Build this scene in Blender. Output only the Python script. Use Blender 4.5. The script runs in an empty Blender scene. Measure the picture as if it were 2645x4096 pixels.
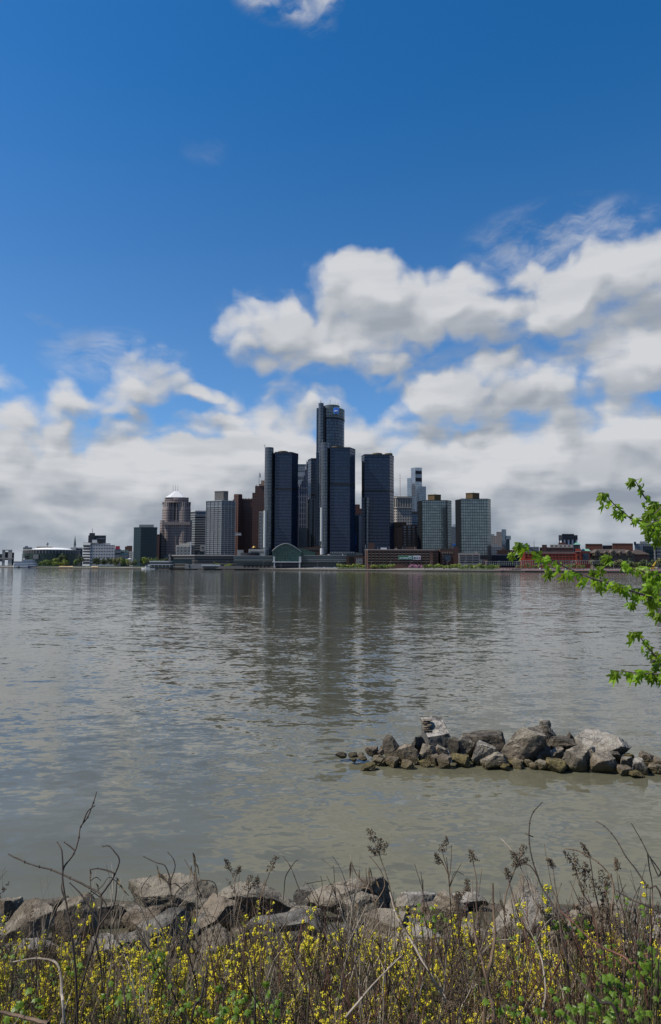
import bpy, bmesh, math, random
from mathutils import Vector, Matrix, noise, Euler
random.seed(7)
PI = math.pi
W, H, F = 2645.0, 4096.0, 2730.0
CX, CY = W/2, H/2
CAMH = 4.5
PITCH, ROLL = math.radians(4.557), math.radians(0.2)
scene = bpy.context.scene
COL = scene.collection
RC = (Matrix.Rotation(PI/2+PITCH, 3, 'X') @ Matrix.Rotation(ROLL, 3, 'Z'))
CAM = Vector((0, 0, CAMH))

def ray(px, py):
    return RC @ Vector(((px-CX)/F, (CY-py)/F, -1))
def P(px, py, Y):
    d = ray(px, py); return CAM + d*(Y/d.y)
def G(px, py, z=0.0):
    d = ray(px, py); return CAM + d*((z-CAMH)/d.z)
def SX(px, Y): return P(px, 2266, Y).x
def SZ(py, Y, px=CX): return P(px, py, Y).z

# ---------------------------------------------------------------- materials
class N:
    """small helper round a node tree"""
    def __init__(s, nt): s.nt = nt
    def new(s, t, **k):
        n = s.nt.nodes.new(t)
        for a, b in k.items(): setattr(n, a, b)
        return n
    def put(s, sock, v):
        if isinstance(v, bpy.types.NodeSocket): s.nt.links.new(v, sock)
        elif v is not None:
            if isinstance(v, (tuple, list)) and len(v) == 3 and sock.type == 'RGBA': v = (*v, 1)
            sock.default_value = v
    def m(s, op, a, b=None, c=None, clamp=False):
        n = s.new('ShaderNodeMath', operation=op, use_clamp=clamp)
        s.put(n.inputs[0], a)
        if b is not None: s.put(n.inputs[1], b)
        if c is not None: s.put(n.inputs[2], c)
        return n.outputs[0]
    def v(s, op, a, b=None, out=0):
        n = s.new('ShaderNodeVectorMath', operation=op); s.put(n.inputs[0], a)
        if b is not None: s.put(n.inputs['Scale' if op == 'SCALE' else 1], b)
        return n.outputs[out]
    def mix(s, f, a, b, bt='MIX'):
        n = s.new('ShaderNodeMix', data_type='RGBA', blend_type=bt)
        s.put(n.inputs[0], f); s.put(n.inputs[6], a); s.put(n.inputs[7], b)
        return n.outputs[2]
    def noise(s, vec, scale, detail=4, rough=.55, out=0, dist=0):
        n = s.new('ShaderNodeTexNoise'); s.put(n.inputs['Vector'], vec)
        n.inputs['Scale'].default_value = scale; n.inputs['Detail'].default_value = detail
        n.inputs['Roughness'].default_value = rough; n.inputs['Distortion'].default_value = dist
        return n.outputs[out]
    def xyz(s, v):
        n = s.new('ShaderNodeSeparateXYZ'); s.put(n.inputs[0], v); return n.outputs
    def comb(s, x, y, z=0.0):
        n = s.new('ShaderNodeCombineXYZ')
        for i, q in enumerate((x, y, z)): s.put(n.inputs[i], q)
        return n.outputs[0]
    def rng(s, v, a, b, c=0.0, d=1.0, smooth=True):
        n = s.new('ShaderNodeMapRange', interpolation_type='SMOOTHSTEP' if smooth else 'LINEAR')
        for i, q in enumerate((v, a, b, c, d)): s.put(n.inputs[i], q)
        return n.outputs[0]

def new_mat(name):
    m = bpy.data.materials.new(name); m.use_nodes = True
    nt = m.node_tree; n = N(nt); bs = nt.nodes['Principled BSDF']
    return m, n, bs
def tex_obj(n): return n.new('ShaderNodeTexCoord').outputs['Object']
def geo_pos(n): return n.new('ShaderNodeNewGeometry').outputs['Position']

def plain(name, c, rough=.7, metal=0.0, var=.18, scale=.4, spec=.4):
    m, n, bs = new_mat(name)
    f = n.noise(geo_pos(n), scale, 5, .6)
    lo = tuple(x*(1-var) for x in c); hi = tuple(min(1, x*(1+var)) for x in c)
    n.put(bs.inputs['Base Color'], n.mix(f, lo, hi))
    bs.inputs['Roughness'].default_value = rough; bs.inputs['Metallic'].default_value = metal
    bs.inputs['Specular IOR Level'].default_value = spec
    return m
def facade(name, wall, glass, bay, floor, fu, fv, metal=.0, grough=.12, var=.5, wrough=.75, band=None, spec=.5):
    """window grid laid out in metres on the wall's UVs; fu, fv: share of the bay / floor that is glass"""
    m, n, bs = new_mat(name)
    uv = n.new('ShaderNodeUVMap').outputs[0]
    x, y, z = n.xyz(uv)
    u = n.m('DIVIDE', x, bay); v = n.m('DIVIDE', y, floor)
    a = n.m('LESS_THAN', n.m('ABSOLUTE', n.m('SUBTRACT', n.m('FRACT', u), .5)), fu/2)
    b = n.m('LESS_THAN', n.m('ABSOLUTE', n.m('SUBTRACT', n.m('FRACT', v), .5)), fv/2)
    mask = n.m('MULTIPLY', a, b)
    wn = n.new('ShaderNodeTexWhiteNoise', noise_dimensions='2D')
    n.put(wn.inputs['Vector'], n.comb(n.m('FLOOR', u), n.m('FLOOR', v)))
    r = wn.outputs['Value']
    big = n.noise(n.comb(n.m('MULTIPLY', x, .03), n.m('MULTIPLY', y, .012)), 1.0, 3)
    r2 = n.m('ADD', n.m('MULTIPLY', r, .55), n.m('MULTIPLY', big, .45))
    g0 = tuple(q*(1-var) for q in glass); g1 = tuple(min(1, q*(1+var)) for q in glass)
    gcol = n.mix(r2, g0, g1)
    w0 = tuple(q*.86 for q in wall); w1 = tuple(min(1, q*1.1) for q in wall)
    wcol = n.mix(n.noise(geo_pos(n), .08, 6, .65), w0, w1)
    n.put(bs.inputs['Base Color'], n.mix(mask, wcol, gcol))
    n.put(bs.inputs['Roughness'], n.m('ADD', wrough, n.m('MULTIPLY', mask, grough-wrough)))
    n.put(bs.inputs['Metallic'], n.m('MULTIPLY', mask, metal))
    bs.inputs['Specular IOR Level'].default_value = spec
    # every pane sits at a very slightly different angle
    bn = n.new('ShaderNodeBump'); bn.inputs['Strength'].default_value = .25; bn.inputs['Distance'].default_value = .3
    n.put(bn.inputs['Height'], n.noise(n.comb(n.m('MULTIPLY', x, .25), n.m('MULTIPLY', y, .25)), 1.0, 2))
    n.put(bs.inputs['Normal'], bn.outputs[0])
    return m

# ---------------------------------------------------------------- mesh + object helpers
class MB:
    def __init__(s): s.v = []; s.f = []; s.uv = []; s.mi = []
    def face(s, pts, uvs=None, mi=0):
        i = len(s.v); s.v += [Vector(p) for p in pts]; s.f.append(tuple(range(i, i+len(pts))))
        s.uv.append(uvs or [(0, 0)]*len(pts)); s.mi.append(mi)
    def prism(s, poly, z0, z1, top=True, bottom=False, cmi=0, scale_top=None):
        """poly: list of (x, y) counter-clockwise; z1 may be a list of heights, one per vertex"""
        k = len(poly)
        zz = z1 if isinstance(z1, (list, tuple)) else [z1]*k
        tp = poly
        if scale_top is not None:
            cx = sum(p[0] for p in poly)/k; cy = sum(p[1] for p in poly)/k
            tp = [(cx+(p[0]-cx)*scale_top, cy+(p[1]-cy)*scale_top) for p in poly]
        u = 0
        for i in range(k):
            a, b = poly[i], poly[(i+1) % k]; ta, tb = tp[i], tp[(i+1) % k]
            za, zb = zz[i], zz[(i+1) % k]
            L = math.hypot(b[0]-a[0], b[1]-a[1])
            s.face([(a[0], a[1], z0), (b[0], b[1], z0), (tb[0], tb[1], zb), (ta[0], ta[1], za)],
                   [(u, z0), (u+L, z0), (u+L, zb), (u, za)])
            u += L
        if top: s.face([(p[0], p[1], z) for p, z in zip(tp, zz)], mi=cmi)
        if bottom: s.face([(p[0], p[1], z0) for p in reversed(poly)], mi=cmi)
    def box(s, x0, x1, y0, y1, z0, z1, cmi=0):
        s.prism([(x0, y0), (x1, y0), (x1, y1), (x0, y1)], z0, z1, True, True, cmi)
    def cyl(s, c, r, z0, z1, n=24, top=True, cmi=0, rt=None):
        s.prism([(c[0]+r*math.cos(2*PI*i/n), c[1]+r*math.sin(2*PI*i/n)) for i in range(n)], z0, z1, top, False, cmi,
                None if rt is None else max(rt/r, 1e-3))
    def tube(s, pts, r0, r1=None, n=5, cap=True):
        pts = [Vector(p) for p in pts]
        if r1 is None: r1 = r0
        K = len(pts); base = len(s.v); prev = None
        for i, p in enumerate(pts):
            d = (pts[min(i+1, K-1)]-pts[max(i-1, 0)])
            if d.length < 1e-9: d = Vector((0, 0, 1))
            d.normalize()
            a = d.orthogonal().normalized() if prev is None else (prev-d*prev.dot(d))
            if a.length < 1e-6: a = d.orthogonal()
            a.normalize(); prev = a; b = d.cross(a)
            r = r0+(r1-r0)*i/max(K-1, 1)
            for j in range(n):
                t = 2*PI*j/n; s.v.append(p+(a*math.cos(t)+b*math.sin(t))*r)
        for i in range(K-1):
            for j in range(n):
                q = base+i*n+j; q2 = base+i*n+(j+1) % n
                s.f.append((q, q2, q2+n, q+n)); s.uv.append([(0, 0)]*4); s.mi.append(0)
        if cap and r1 > 1e-5:
            s.f.append(tuple(base+(K-1)*n+j for j in range(n))); s.uv.append([(0, 0)]*n); s.mi.append(0)
    def oct(s, c, r, rz=None):
        c = Vector(c); rz = rz or r
        p = [c+Vector(q) for q in ((r, 0, 0), (0, r, 0), (-r, 0, 0), (0, -r, 0), (0, 0, rz), (0, 0, -rz))]
        b = len(s.v); s.v += p
        for f in ((0, 1, 4), (1, 2, 4), (2, 3, 4), (3, 0, 4), (1, 0, 5), (2, 1, 5), (3, 2, 5), (0, 3, 5)):
            s.f.append(tuple(b+q for q in f)); s.uv.append([(0, 0)]*3); s.mi.append(0)
    def mesh(s, name, origin, mats, smooth=False):
        me = bpy.data.meshes.new(name)
        me.from_pydata([tuple(p-origin) for p in s.v], [], s.f)
        ul = me.uv_layers.new(name='UVMap')
        ul.data.foreach_set('uv', [c for f in s.uv for p in f for c in p])
        for m in mats: me.materials.append(m)
        me.polygons.foreach_set('material_index', s.mi)
        if smooth: me.polygons.foreach_set('use_smooth', [True]*len(s.f))
        me.update(); return me
    def base(s):
        xs = [p.x for p in s.v]; ys = [p.y for p in s.v]; zs = [p.z for p in s.v]
        return Vector(((min(xs)+max(xs))/2, (min(ys)+max(ys))/2, min(zs)))
    def build(s, name, mats, parent=None, smooth=False, origin=None):
        if not isinstance(mats, (list, tuple)): mats = [mats]
        o = s.base() if origin is None else Vector(origin)
        ob = bpy.data.objects.new(name, s.mesh(name, o, mats, smooth))
        COL.objects.link(ob); ob.location = o
        if parent is not None: attach(ob, parent)
        return ob
def wloc(o):
    return o['_w'] if '_w' in o else None
LOCS = {}
def attach(ob, parent):
    ob.parent = parent
    # all parents are placed by translation only, so the inverse is a translation
    pl = LOCS.get(parent.name) or Vector(parent.location)
    LOCS[ob.name] = Vector(ob.location)
    ob.location = Vector(ob.location)-pl
def link_copy(src, parent, name=None):
    c = src.copy(); COL.objects.link(c)
    if parent is not None: c.parent = parent
    return c
def tag(o, label=None, cat=None, group=None, kind=None):
    for k, v in (('label', label), ('category', cat), ('group', group), ('kind', kind)):
        if v is not None: o[k] = v
    return o
def thing(name, label, cat, loc, group=None):
    o = bpy.data.objects.new(name, None); COL.objects.link(o); o.location = loc; o.empty_display_size = .3
    LOCS[o.name] = Vector(loc)
    return tag(o, label, cat, group)
def copy_tree(o, parent=None):
    c = o.copy(); COL.objects.link(c)
    if parent is not None: c.parent = parent
    for ch in list(o.children): copy_tree(ch, c)
    return c

# ---------------------------------------------------------------- camera
cd = bpy.data.cameras.new('camera'); cam = bpy.data.objects.new('camera', cd); COL.objects.link(cam)
cd.sensor_fit = 'VERTICAL'; cd.sensor_height = 36; cd.sensor_width = 36; cd.lens = 36*F/H
cd.clip_start = .05; cd.clip_end = 30000
cam.matrix_world = Matrix.Translation(CAM) @ RC.to_4x4()
scene.camera = cam
scene.render.resolution_x = 661; scene.render.resolution_y = 1024
scene.view_settings.view_transform = 'Standard'; scene.view_settings.look = 'None'
scene.view_settings.exposure = 0.22; scene.view_settings.gamma = 1
scene.render.engine = 'CYCLES'

# ---------------------------------------------------------------- sun, sky and clouds
SUN_EL, SUN_AZ = math.radians(52), math.radians(-99)      # azimuth from the view direction (+Y), negative to the left
sd = bpy.data.lights.new('sun', 'SUN'); sd.energy = 4.7; sd.angle = math.radians(.53); sd.color = (1, .93, .82)
sun = bpy.data.objects.new('sun', sd); COL.objects.link(sun)
sdir = Vector((math.sin(SUN_AZ)*math.cos(SUN_EL), math.cos(SUN_AZ)*math.cos(SUN_EL), math.sin(SUN_EL)))
sun.rotation_euler = sdir.to_track_quat('Z', 'Y').to_euler(); sun.location = (-30, 0, 60)

def azel(px, py):
    d = ray(px, py).normalized(); return math.atan2(d.x, d.y), math.asin(d.z)
# clouds of this day, by their direction in the sky: centre and half size on the photograph
BLOBS = [  # px, py, rx, ry, weight
    (1500, 1180, 300, 150, 1.2), (1740, 1220, 330, 150, 1.15), (1180, 1330, 300, 150, 1.15), (1430, 1370, 330, 130, .95),
    (1980, 1250, 170, 110, .75), (2220, 1200, 240, 150, 1.2), (2520, 1090, 280, 150, 1.05), (2760, 1150, 300, 180, 1.1), (2480, 1290, 260, 110, .62), (2080, 1100, 180, 90, .4),
    (2620, 1400, 300, 160, 1.3), (2480, 1480, 280, 120, .9), (1900, 1560, 360, 130, 1.3), (1930, 1490, 170, 80, 1.1), (2200, 1560, 300, 110, .9),
    (580, 1510, 150, 120, .62), (580, 1410, 90, 70, .35), (320, 1520, 120, 60, .3), (790, 1570, 110, 30, .75), (420, 1600, 200, 80, .7),
    (2480, 960, 160, 70, .3), (1160, -10, 200, 50, .3),
    (30, 1530, 60, 30, .2),
]
BANK = [(-400, 1550), (60, 1570), (250, 1610), (370, 1650), (560, 1640), (700, 1650), (900, 1610), (1150, 1570), (1350, 1600), (1500, 1640), (1650, 1665), (1850, 1600), (2200, 1590), (2645, 1540), (3200, 1500)]
def density_group(detail, fineamp, wd):
    g = bpy.data.node_groups.new('cloud_density', 'ShaderNodeTree')
    g.interface.new_socket('p', in_out='INPUT', socket_type='NodeSocketVector')
    g.interface.new_socket('d', in_out='OUTPUT', socket_type='NodeSocketFloat')
    n = N(g); gi = n.new('NodeGroupInput'); go = n.new('NodeGroupOutput')
    p = gi.outputs[0]
    w = n.v('SUBTRACT', n.noise(p, 9, wd, .5, out=1), (.5, .5, .5))
    q = n.v('ADD', p, n.v('SCALE', n.v('MULTIPLY', w, (1, 1, 0)), .075))
    x, y, _ = n.xyz(q)
    acc = None
    for (bx, by, rx, ry, wt) in BLOBS:
        a, e = azel(bx, by); a1, _e = azel(bx+rx, by); _a, e1 = azel(bx, by-ry)
        ra = abs(a1-a); re = abs(e1-e)
        dx = n.m('MULTIPLY', n.m('SUBTRACT', x, a), 1/ra); dy = n.m('MULTIPLY', n.m('SUBTRACT', y, e), 1/re)
        r2 = n.m('ADD', n.m('MULTIPLY', dx, dx), n.m('MULTIPLY', dy, dy))
        b = n.m('MULTIPLY', n.m('SUBTRACT', 1.0, n.m('MULTIPLY', r2, .8)), wt)
        acc = b if acc is None else n.m('SMOOTH_MAX', acc, b, .25)
    acc = n.m('MAXIMUM', acc, -1.2)
    # the bank of stratocumulus above the horizon, its upper edge following a curve
    c = n.new('ShaderNodeFloatCurve'); cm = c.mapping; cu = cm.curves[0]
    pts = [(azel(bx, by)) for bx, by in BANK]
    mp = [((a+1)/2, e) for a, e in pts]
    cu.points[0].location = (0, mp[0][1]*.9); cu.points[1].location = (1, mp[-1][1]*.9)
    for t in mp: cu.points.new(*t)
    cm.update()
    n.put(c.inputs['Value'], n.m('MULTIPLY', n.m('ADD', x, 1.0), .5))
    topv = c.outputs[0]
    bank = n.m('MULTIPLY', n.m('SUBTRACT', topv, y), 16.0)
    bank = n.m('MINIMUM', n.m('MAXIMUM', bank, -1.5), 1.6)
    acc = n.m('SMOOTH_MAX', acc, bank, .3)
    acc = n.m('ADD', acc, n.m('MULTIPLY', n.rng(n.m('ABSOLUTE', x), 1.1, 1.7), 1.15))  # unseen cloud at the back, added to make the ambient light less blue
    fb = n.noise(n.v('MULTIPLY', q, (1, 1.35, 1)), 11, detail, .52)
    fine = n.noise(n.v('MULTIPLY', p, (1, 1.6, 1)), 38, 3, .6)
    d = n.m('ADD', acc, n.m('MULTIPLY', n.m('SUBTRACT', fb, .5), 1.9))
    d = n.m('ADD', d, n.m('MULTIPLY', n.m('SUBTRACT', fine, .5), fineamp))
    if fineamp:      # billows
        vo = n.new('ShaderNodeTexVoronoi', feature='SMOOTH_F1', voronoi_dimensions='2D'); vo.inputs['Scale'].default_value = 17; vo.inputs['Smoothness'].default_value = .35; vo.inputs['Detail'].default_value = 1
        n.put(vo.inputs['Vector'], n.v('MULTIPLY', q, (1, 1.3, 1)))
        d = n.m('ADD', d, n.m('MULTIPLY', n.m('SUBTRACT', .68, vo.outputs['Distance']), .95))
    n.put(go.inputs[0], d)
    return g
def build_world():
    w = bpy.data.worlds.new('World'); scene.world = w; w.use_nodes = True
    nt = w.node_tree; nt.nodes.clear(); n = N(nt)
    out = n.new('ShaderNodeOutputWorld')
    sky = n.new('ShaderNodeTexSky', sky_type='NISHITA', sun_disc=False)
    sky.sun_elevation = SUN_EL; sky.sun_rotation = SUN_AZ
    sky.altitude = 200; sky.air_density = .85; sky.dust_density = .45; sky.ozone_density = 6.5
    hs = n.new('ShaderNodeHueSaturation'); hs.inputs['Hue'].default_value = .497; hs.inputs['Saturation'].default_value = 1.14; hs.inputs['Value'].default_value = .90
    bg = n.new('ShaderNodeBackground'); n.put(hs.inputs['Color'], sky.outputs[0]); n.put(bg.inputs[0], hs.outputs[0]); bg.inputs[1].default_value = .15
    d = n.v('NORMALIZE', n.new('ShaderNodeTexCoord').outputs['Generated'])
    x, y, z = n.xyz(d)
    az = n.m('ARCTAN2', x, y); el = n.m('ARCSINE', z)
    p = n.comb(az, el, 0.0)
    n.put(hs.inputs['Saturation'], n.rng(el, .22, .70, 1.14, 1.26)); n.put(hs.inputs['Value'], n.rng(el, .20, .75, .80, .84))
    g = density_group(7, .30, 4); gs = density_group(1.5, 0.0, 1)
    def dens(v, soft=False):
        k = n.new('ShaderNodeGroup'); k.node_tree = gs if soft else g; n.put(k.inputs[0], v); return k.outputs[0]
    D = dens(p); DS = dens(p, True); DL = dens(n.v('ADD', p, (-.018, .040, 0)), True)
    front = n.rng(n.m('ABSOLUTE', az), 1.2, 1.7, 1, .0)
    mask = n.m('MULTIPLY', n.rng(D, -.10, .85), n.rng(n.m('ABSOLUTE', az), 1.1, 1.7, 1, .8))
    # thin torn veils beside the cumulus
    wq = n.v('ADD', p, n.v('SCALE', n.v('SUBTRACT', n.noise(p, 6, 4, .55, out=1), (.5, .5, .5)), .10))
    mpv = n.new('ShaderNodeMapping'); mpv.inputs['Rotation'].default_value = (0, 0, -.45); mpv.inputs['Scale'].default_value = (1, 2.6, 1); n.put(mpv.inputs['Vector'], wq)
    vf = n.rng(n.noise(mpv.outputs[0], 9, 8, .62), .40, .70); reg = None
    for (bx, by, rx, ry, wt) in ((2250, 960, 480, 190, .75), (2560, 960, 300, 170, .7), (1150, 10, 230, 110, 1.1), (1270, 90, 90, 80, .7), (470, 1430, 330, 130, .6), (1080, 1230, 230, 90, .5), (820, 600, 110, 80, .16), (150, 1290, 120, 50, .4), (2350, 1400, 400, 160, .6), (1500, 1440, 420, 90, .55), (2000, 1400, 300, 100, .4)):
        a, e = azel(bx, by); a1, _e = azel(bx+rx, by); _a, e1 = azel(bx, by-ry)
        dx = n.m('MULTIPLY', n.m('SUBTRACT', az, a), 1/abs(a1-a)); dy = n.m('MULTIPLY', n.m('SUBTRACT', el, e), 1/abs(e1-e))
        b = n.m('MULTIPLY', n.rng(n.m('ADD', n.m('MULTIPLY', dx, dx), n.m('MULTIPLY', dy, dy)), 0, 1.1, 1, 0), wt)
        reg = b if reg is None else n.m('MAXIMUM', reg, b)
    veil = n.m('MULTIPLY', n.m('MULTIPLY', vf, reg), .80)
    mask = n.m('MAXIMUM', mask, veil)
    # tops towards the sun are bright, the flat bases grey
    DF = dens(n.v('ADD', p, (-.007, .012, 0)))
    lit = n.m('ADD', n.m('SUBTRACT', DS, DL), n.m('MULTIPLY', n.m('SUBTRACT', D, DF), .75))
    s1 = n.rng(lit, -.55, .95)
    streak = n.noise(n.v('MULTIPLY', p, (1, 4.2, 1)), 6, 5, .5)
    low = n.rng(el, .03, .30)                                   # 0 near the horizon
    thick = n.rng(D, .5, 2.2)
    br = n.m('ADD', n.m('MULTIPLY', s1, .70), n.m('MULTIPLY', n.m('ADD', n.rng(streak, .36, .64, -.5, .5), .5), n.rng(el, .12, .30, .45, .25)))
    br = n.m('SUBTRACT', br, n.m('MULTIPLY', thick, n.m('SUBTRACT', .22, n.m('MULTIPLY', low, .25))))
    br = n.m('ADD', br, n.m('MULTIPLY', low, .12), clamp=True)
    cc = n.mix(br, (.235, .270, .320), (.548, .560, .585))
    hor = n.rng(el, -.02, .10, .5, 0)
    cc = n.mix(hor, cc, (.33, .385, .45))
    bg2 = n.new('ShaderNodeBackground'); n.put(bg2.inputs[0], cc); bg2.inputs[1].default_value = 1.0
    ms = n.new('ShaderNodeMixShader'); n.put(ms.inputs[0], mask)
    nt.links.new(bg.outputs[0], ms.inputs[1]); nt.links.new(bg2.outputs[0], ms.inputs[2])
    nt.links.new(ms.outputs[0], out.inputs[0])
    w.cycles.sampling_method = 'MANUAL'; w.cycles.sample_map_resolution = 512
build_world()

# ---------------------------------------------------------------- river
def water_mat():
    m, n, bs = new_mat('river_water')
    p = geo_pos(n)
    x, y, z = n.xyz(p)
    silt = n.noise(n.v('MULTIPLY', p, (.05, .12, 0)), 1, 4)
    n.put(bs.inputs['Base Color'], n.mix(silt, (.066, .065, .043), (.082, .079, .052)))
    shoal = n.m('MULTIPLY', n.rng(y, 8, 26, 1, 0), n.rng(n.noise(n.v('MULTIPLY', p, (.12, .2, 0)), 1, 4), .25, .6, .4, 1))
    n.put(bs.inputs['Base Color'], n.mix(shoal, n.mix(silt, (.066, .065, .043), (.082, .079, .052)), (.118, .113, .074)))
    bs.inputs['Roughness'].default_value = .045; bs.inputs['IOR'].default_value = 1.333
    bs.inputs['Specular IOR Level'].default_value = .5
    patch = n.rng(n.noise(n.v('MULTIPLY', p, (.035, .09, 0)), 1, 4, .6), .32, .68, .55, 1.12)
    # slopes of the ripples, several lengths of wave crossing each other
    sxs = sys_ = None
    far = n.m('MULTIPLY', n.rng(y, 15, 120, .86, .40), n.rng(y, 9, 20, .62, 1))
    for (sx, sy, rot, det, dist, ax, ay) in ((1.5, 2.9, .15, 2, .8, .13, .30), (.7, 1.5, -.2, 2, .6, .12, .30), (4.5, 8.0, -.3, 1, .5, .14, .24), (.25, .7, -.1, 2, .3, .04, .09), (.05, .14, .15, 2, .2, .03, .09)):
        mp = n.new('ShaderNodeMapping'); mp.inputs['Rotation'].default_value = (0, 0, rot); mp.inputs['Scale'].default_value = (sx, sy, 0)
        n.put(mp.inputs['Vector'], p); c = n.v('SUBTRACT', n.noise(mp.outputs[0], 1, det, .5, out=1, dist=dist), (.5, .5, .5))
        cx, cy, _c = n.xyz(c); cx = n.m('MULTIPLY', cx, ax); cy = n.m('MULTIPLY', cy, ay)
        sxs = cx if sxs is None else n.m('ADD', sxs, cx); sys_ = cy if sys_ is None else n.m('ADD', sys_, cy)
    k = n.m('MULTIPLY', patch, far)
    nv = n.v('NORMALIZE', n.comb(n.m('MULTIPLY', sxs, k), n.m('MULTIPLY', sys_, k), 1.0))
    n.put(bs.inputs['Normal'], nv)
    return m
mb = MB(); mb.face([(-5000, -60, 0), (5000, -60, 0), (5000, 3000, 0), (-5000, 3000, 0)])
tag(mb.build('river', water_mat()), kind='structure')
# ---------------------------------------------------------------- far shore
BANKY = [(-1600, 1600), (0, 1350), (300, 1080), (500, 950), (900, 820), (1300, 740), (1700, 660), (2100, 620), (2700, 600), (4200, 640)]
def bank_depth(px):
    for (a, ya), (b, yb) in zip(BANKY, BANKY[1:]):
        if px <= b:
            t = (px-a)/(b-a); return ya+(yb-ya)*t
    return BANKY[-1][1]
def gz(px, Y):
    """height of the made ground at depth Y behind the quay"""
    return 1.4+min(1, max(0, (Y-bank_depth(px)-2)/50))*1.9
M = {}
M['concrete'] = plain('quay_concrete', (.19, .18, .16), .85, var=.3, scale=.15)
M['pave'] = plain('promenade_paving', (.15, .142, .13), .85, var=.2, scale=.1)
M['grass'] = plain('shore_grass', (.055, .075, .028), .9, var=.4, scale=.06)
M['dark_stone'] = plain('quay_wall_stone', (.045, .042, .04), .8, var=.4, scale=.3)
M['asphalt'] = plain('asphalt', (.06, .06, .062), .85, var=.2)
pxs = [-1600, -700, 0, 150, 300, 400, 500, 700, 900, 1100, 1300, 1500, 1700, 1900, 2100, 2400, 2700, 3300, 4200]
def strip(name, offs, mat, z_of=None):
    """ground sheet between rows of offsets behind the quay edge; offs = [(dy, z), ...]"""
    mb = MB(); rows = []
    for px in pxs:
        Y = bank_depth(px); x = SX(px, Y)
        rows.append([(x, Y+dy, z) for dy, z in offs])
    for r0, r1 in zip(rows, rows[1:]):
        for k in range(len(offs)-1):
            mb.face([r0[k], r1[k], r1[k+1], r0[k+1]])
    return tag(mb.build(name, mat), kind='structure')
strip('quay_wall', [(0, -2), (0, 1.1)], M['dark_stone'])
strip('quay_coping', [(-.35, 1.1), (-.35, 1.45), (1.2, 1.45)], M['concrete'])
strip('promenade', [(1.2, 1.4), (26, 2.4), (52, 3.3)], M['pave'])
strip('city_ground', [(52, 3.3), (500, 3.4), (7000, 3.5)], M['asphalt'])

def front(Y, pts, depth):
    """footprint from its visible front: pts [(px, dy)] left to right, closed straight back by depth metres"""
    f = [(SX(px, Y+dy), Y+dy) for px, dy in pts]
    # side walls run away from the river roughly along the line of sight
    (ax, ay), (bx, by) = f[0], f[-1]
    return f+[(bx*(Y+depth)/by, Y+depth), (ax*(Y+depth)/ay, Y+depth)]
def base_z(px, Y): return gz(px, Y)
class Bld:
    def __init__(s, name, label, cat, Y, px, group=None):
        s.Y = Y; s.px = px; s.z0 = 2.6
        s.root = thing(name, label, cat, (SX(px, Y), Y, s.z0), group)
    def prism(s, name, pts, ytop, mat, ybot=None, depth=30, dy=0, label=None, scale_top=None, Y=None, cap=None, tops=None):
        Y = (Y or s.Y)+dy; mb = MB()
        z0 = s.z0-1.5 if ybot is None else SZ(ybot, Y, pts[0][0])
        fp = front(Y, pts, depth)
        zt = SZ(ytop, Y, pts[0][0])
        if tops: zt = [SZ(t, Y, pts[0][0]) for t in tops]+[SZ(tops[-1], Y, pts[0][0]), SZ(tops[0], Y, pts[0][0])]
        mb.prism(fp, z0, zt, True, ybot is not None, 1 if cap else 0, scale_top)
        o = mb.build(name, [mat]+([cap] if cap else []), s.root)
        if label: o['label'] = label
        return o
    def cyl(s, name, x0, x1, ytop, mat, ybot=None, dy=0, n=40, label=None, rt=None, cap=None, smooth=False):
        Y = s.Y+dy; a = SX(x0, Y); b = SX(x1, Y); r = (b-a)/2; mb = MB()
        z0 = s.z0-1.5 if ybot is None else SZ(ybot, Y, x0)
        mb.cyl(((a+b)/2, Y+r), r, z0, SZ(ytop, Y, x0), n, cmi=1 if cap else 0, rt=rt and r*rt)
        o = mb.build(name, [mat]+([cap] if cap else []), s.root)
        if label: o['label'] = label
        return o
    def box(s, name, x0, x1, y0, y1, mat, dy=-.3, depth=1.0, **k):
        return s.prism(name, [(x0, 0), (x1, 0)], y0, mat, y1, depth, dy, **k)
    def mast(s, x, y0, y1, mat, dy=5, r=.25, name='antenna', cross=0):
        Y = s.Y+dy; mb = MB(); a = P(x, y1, Y); b = P(x, y0, Y)
        b.x = a.x
        mb.tube([a-Vector((0, 0, .5)), a.lerp(b, .5), b], r, r*.45, 5)
        for k in range(cross):
            q = a.lerp(b, (k+1)/(cross+1)); mb.tube([q-Vector((r*3, 0, 0)), q+Vector((r*3, 0, 0))], r*.5, n=4)
        return mb.build(name, mat, s.root)
    def grid(s, name, x0, x1, y0, y1, nx, ny, fx, fy, mat, dy=-.25, th=.5, xs=None):
        """separate window/opening objects on a face parallel to the picture; copies share one mesh"""
        cells = [(i, j) for j in range(ny) for i in range(nx)]
        Y = s.Y+dy; proto = None; rest = MB(); k = 0
        for (i, j) in cells:
            w = (x1-x0)/nx; h = (y1-y0)/ny
            a = x0+w*(i+.5-fx/2); b = x0+w*(i+.5+fx/2); t = y0+h*(j+.5-fy/2); u = y0+h*(j+.5+fy/2)
            xa, xb = SX(a, Y), SX(b, Y); zt, zb = SZ(t, Y, x0), SZ(u, Y, x0)
            k += 1
            if k <= 100:
                if proto is None:
                    mb = MB(); mb.box(xa, xb, Y, Y+th, zb, zt); proto = mb.build(name, mat, s.root); pc = Vector((xa, zb, 0))
                    px0 = Vector(proto.location)
                else:
                    c = proto.copy(); COL.objects.link(c); c.location = px0+Vector((xa-pc.x, 0, zb-pc.y))
            else: rest.box(xa, xb, Y, Y+th, zb, zt)
        if rest.v: tag(rest.build(name+'s', mat, s.root), kind='stuff')

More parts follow.
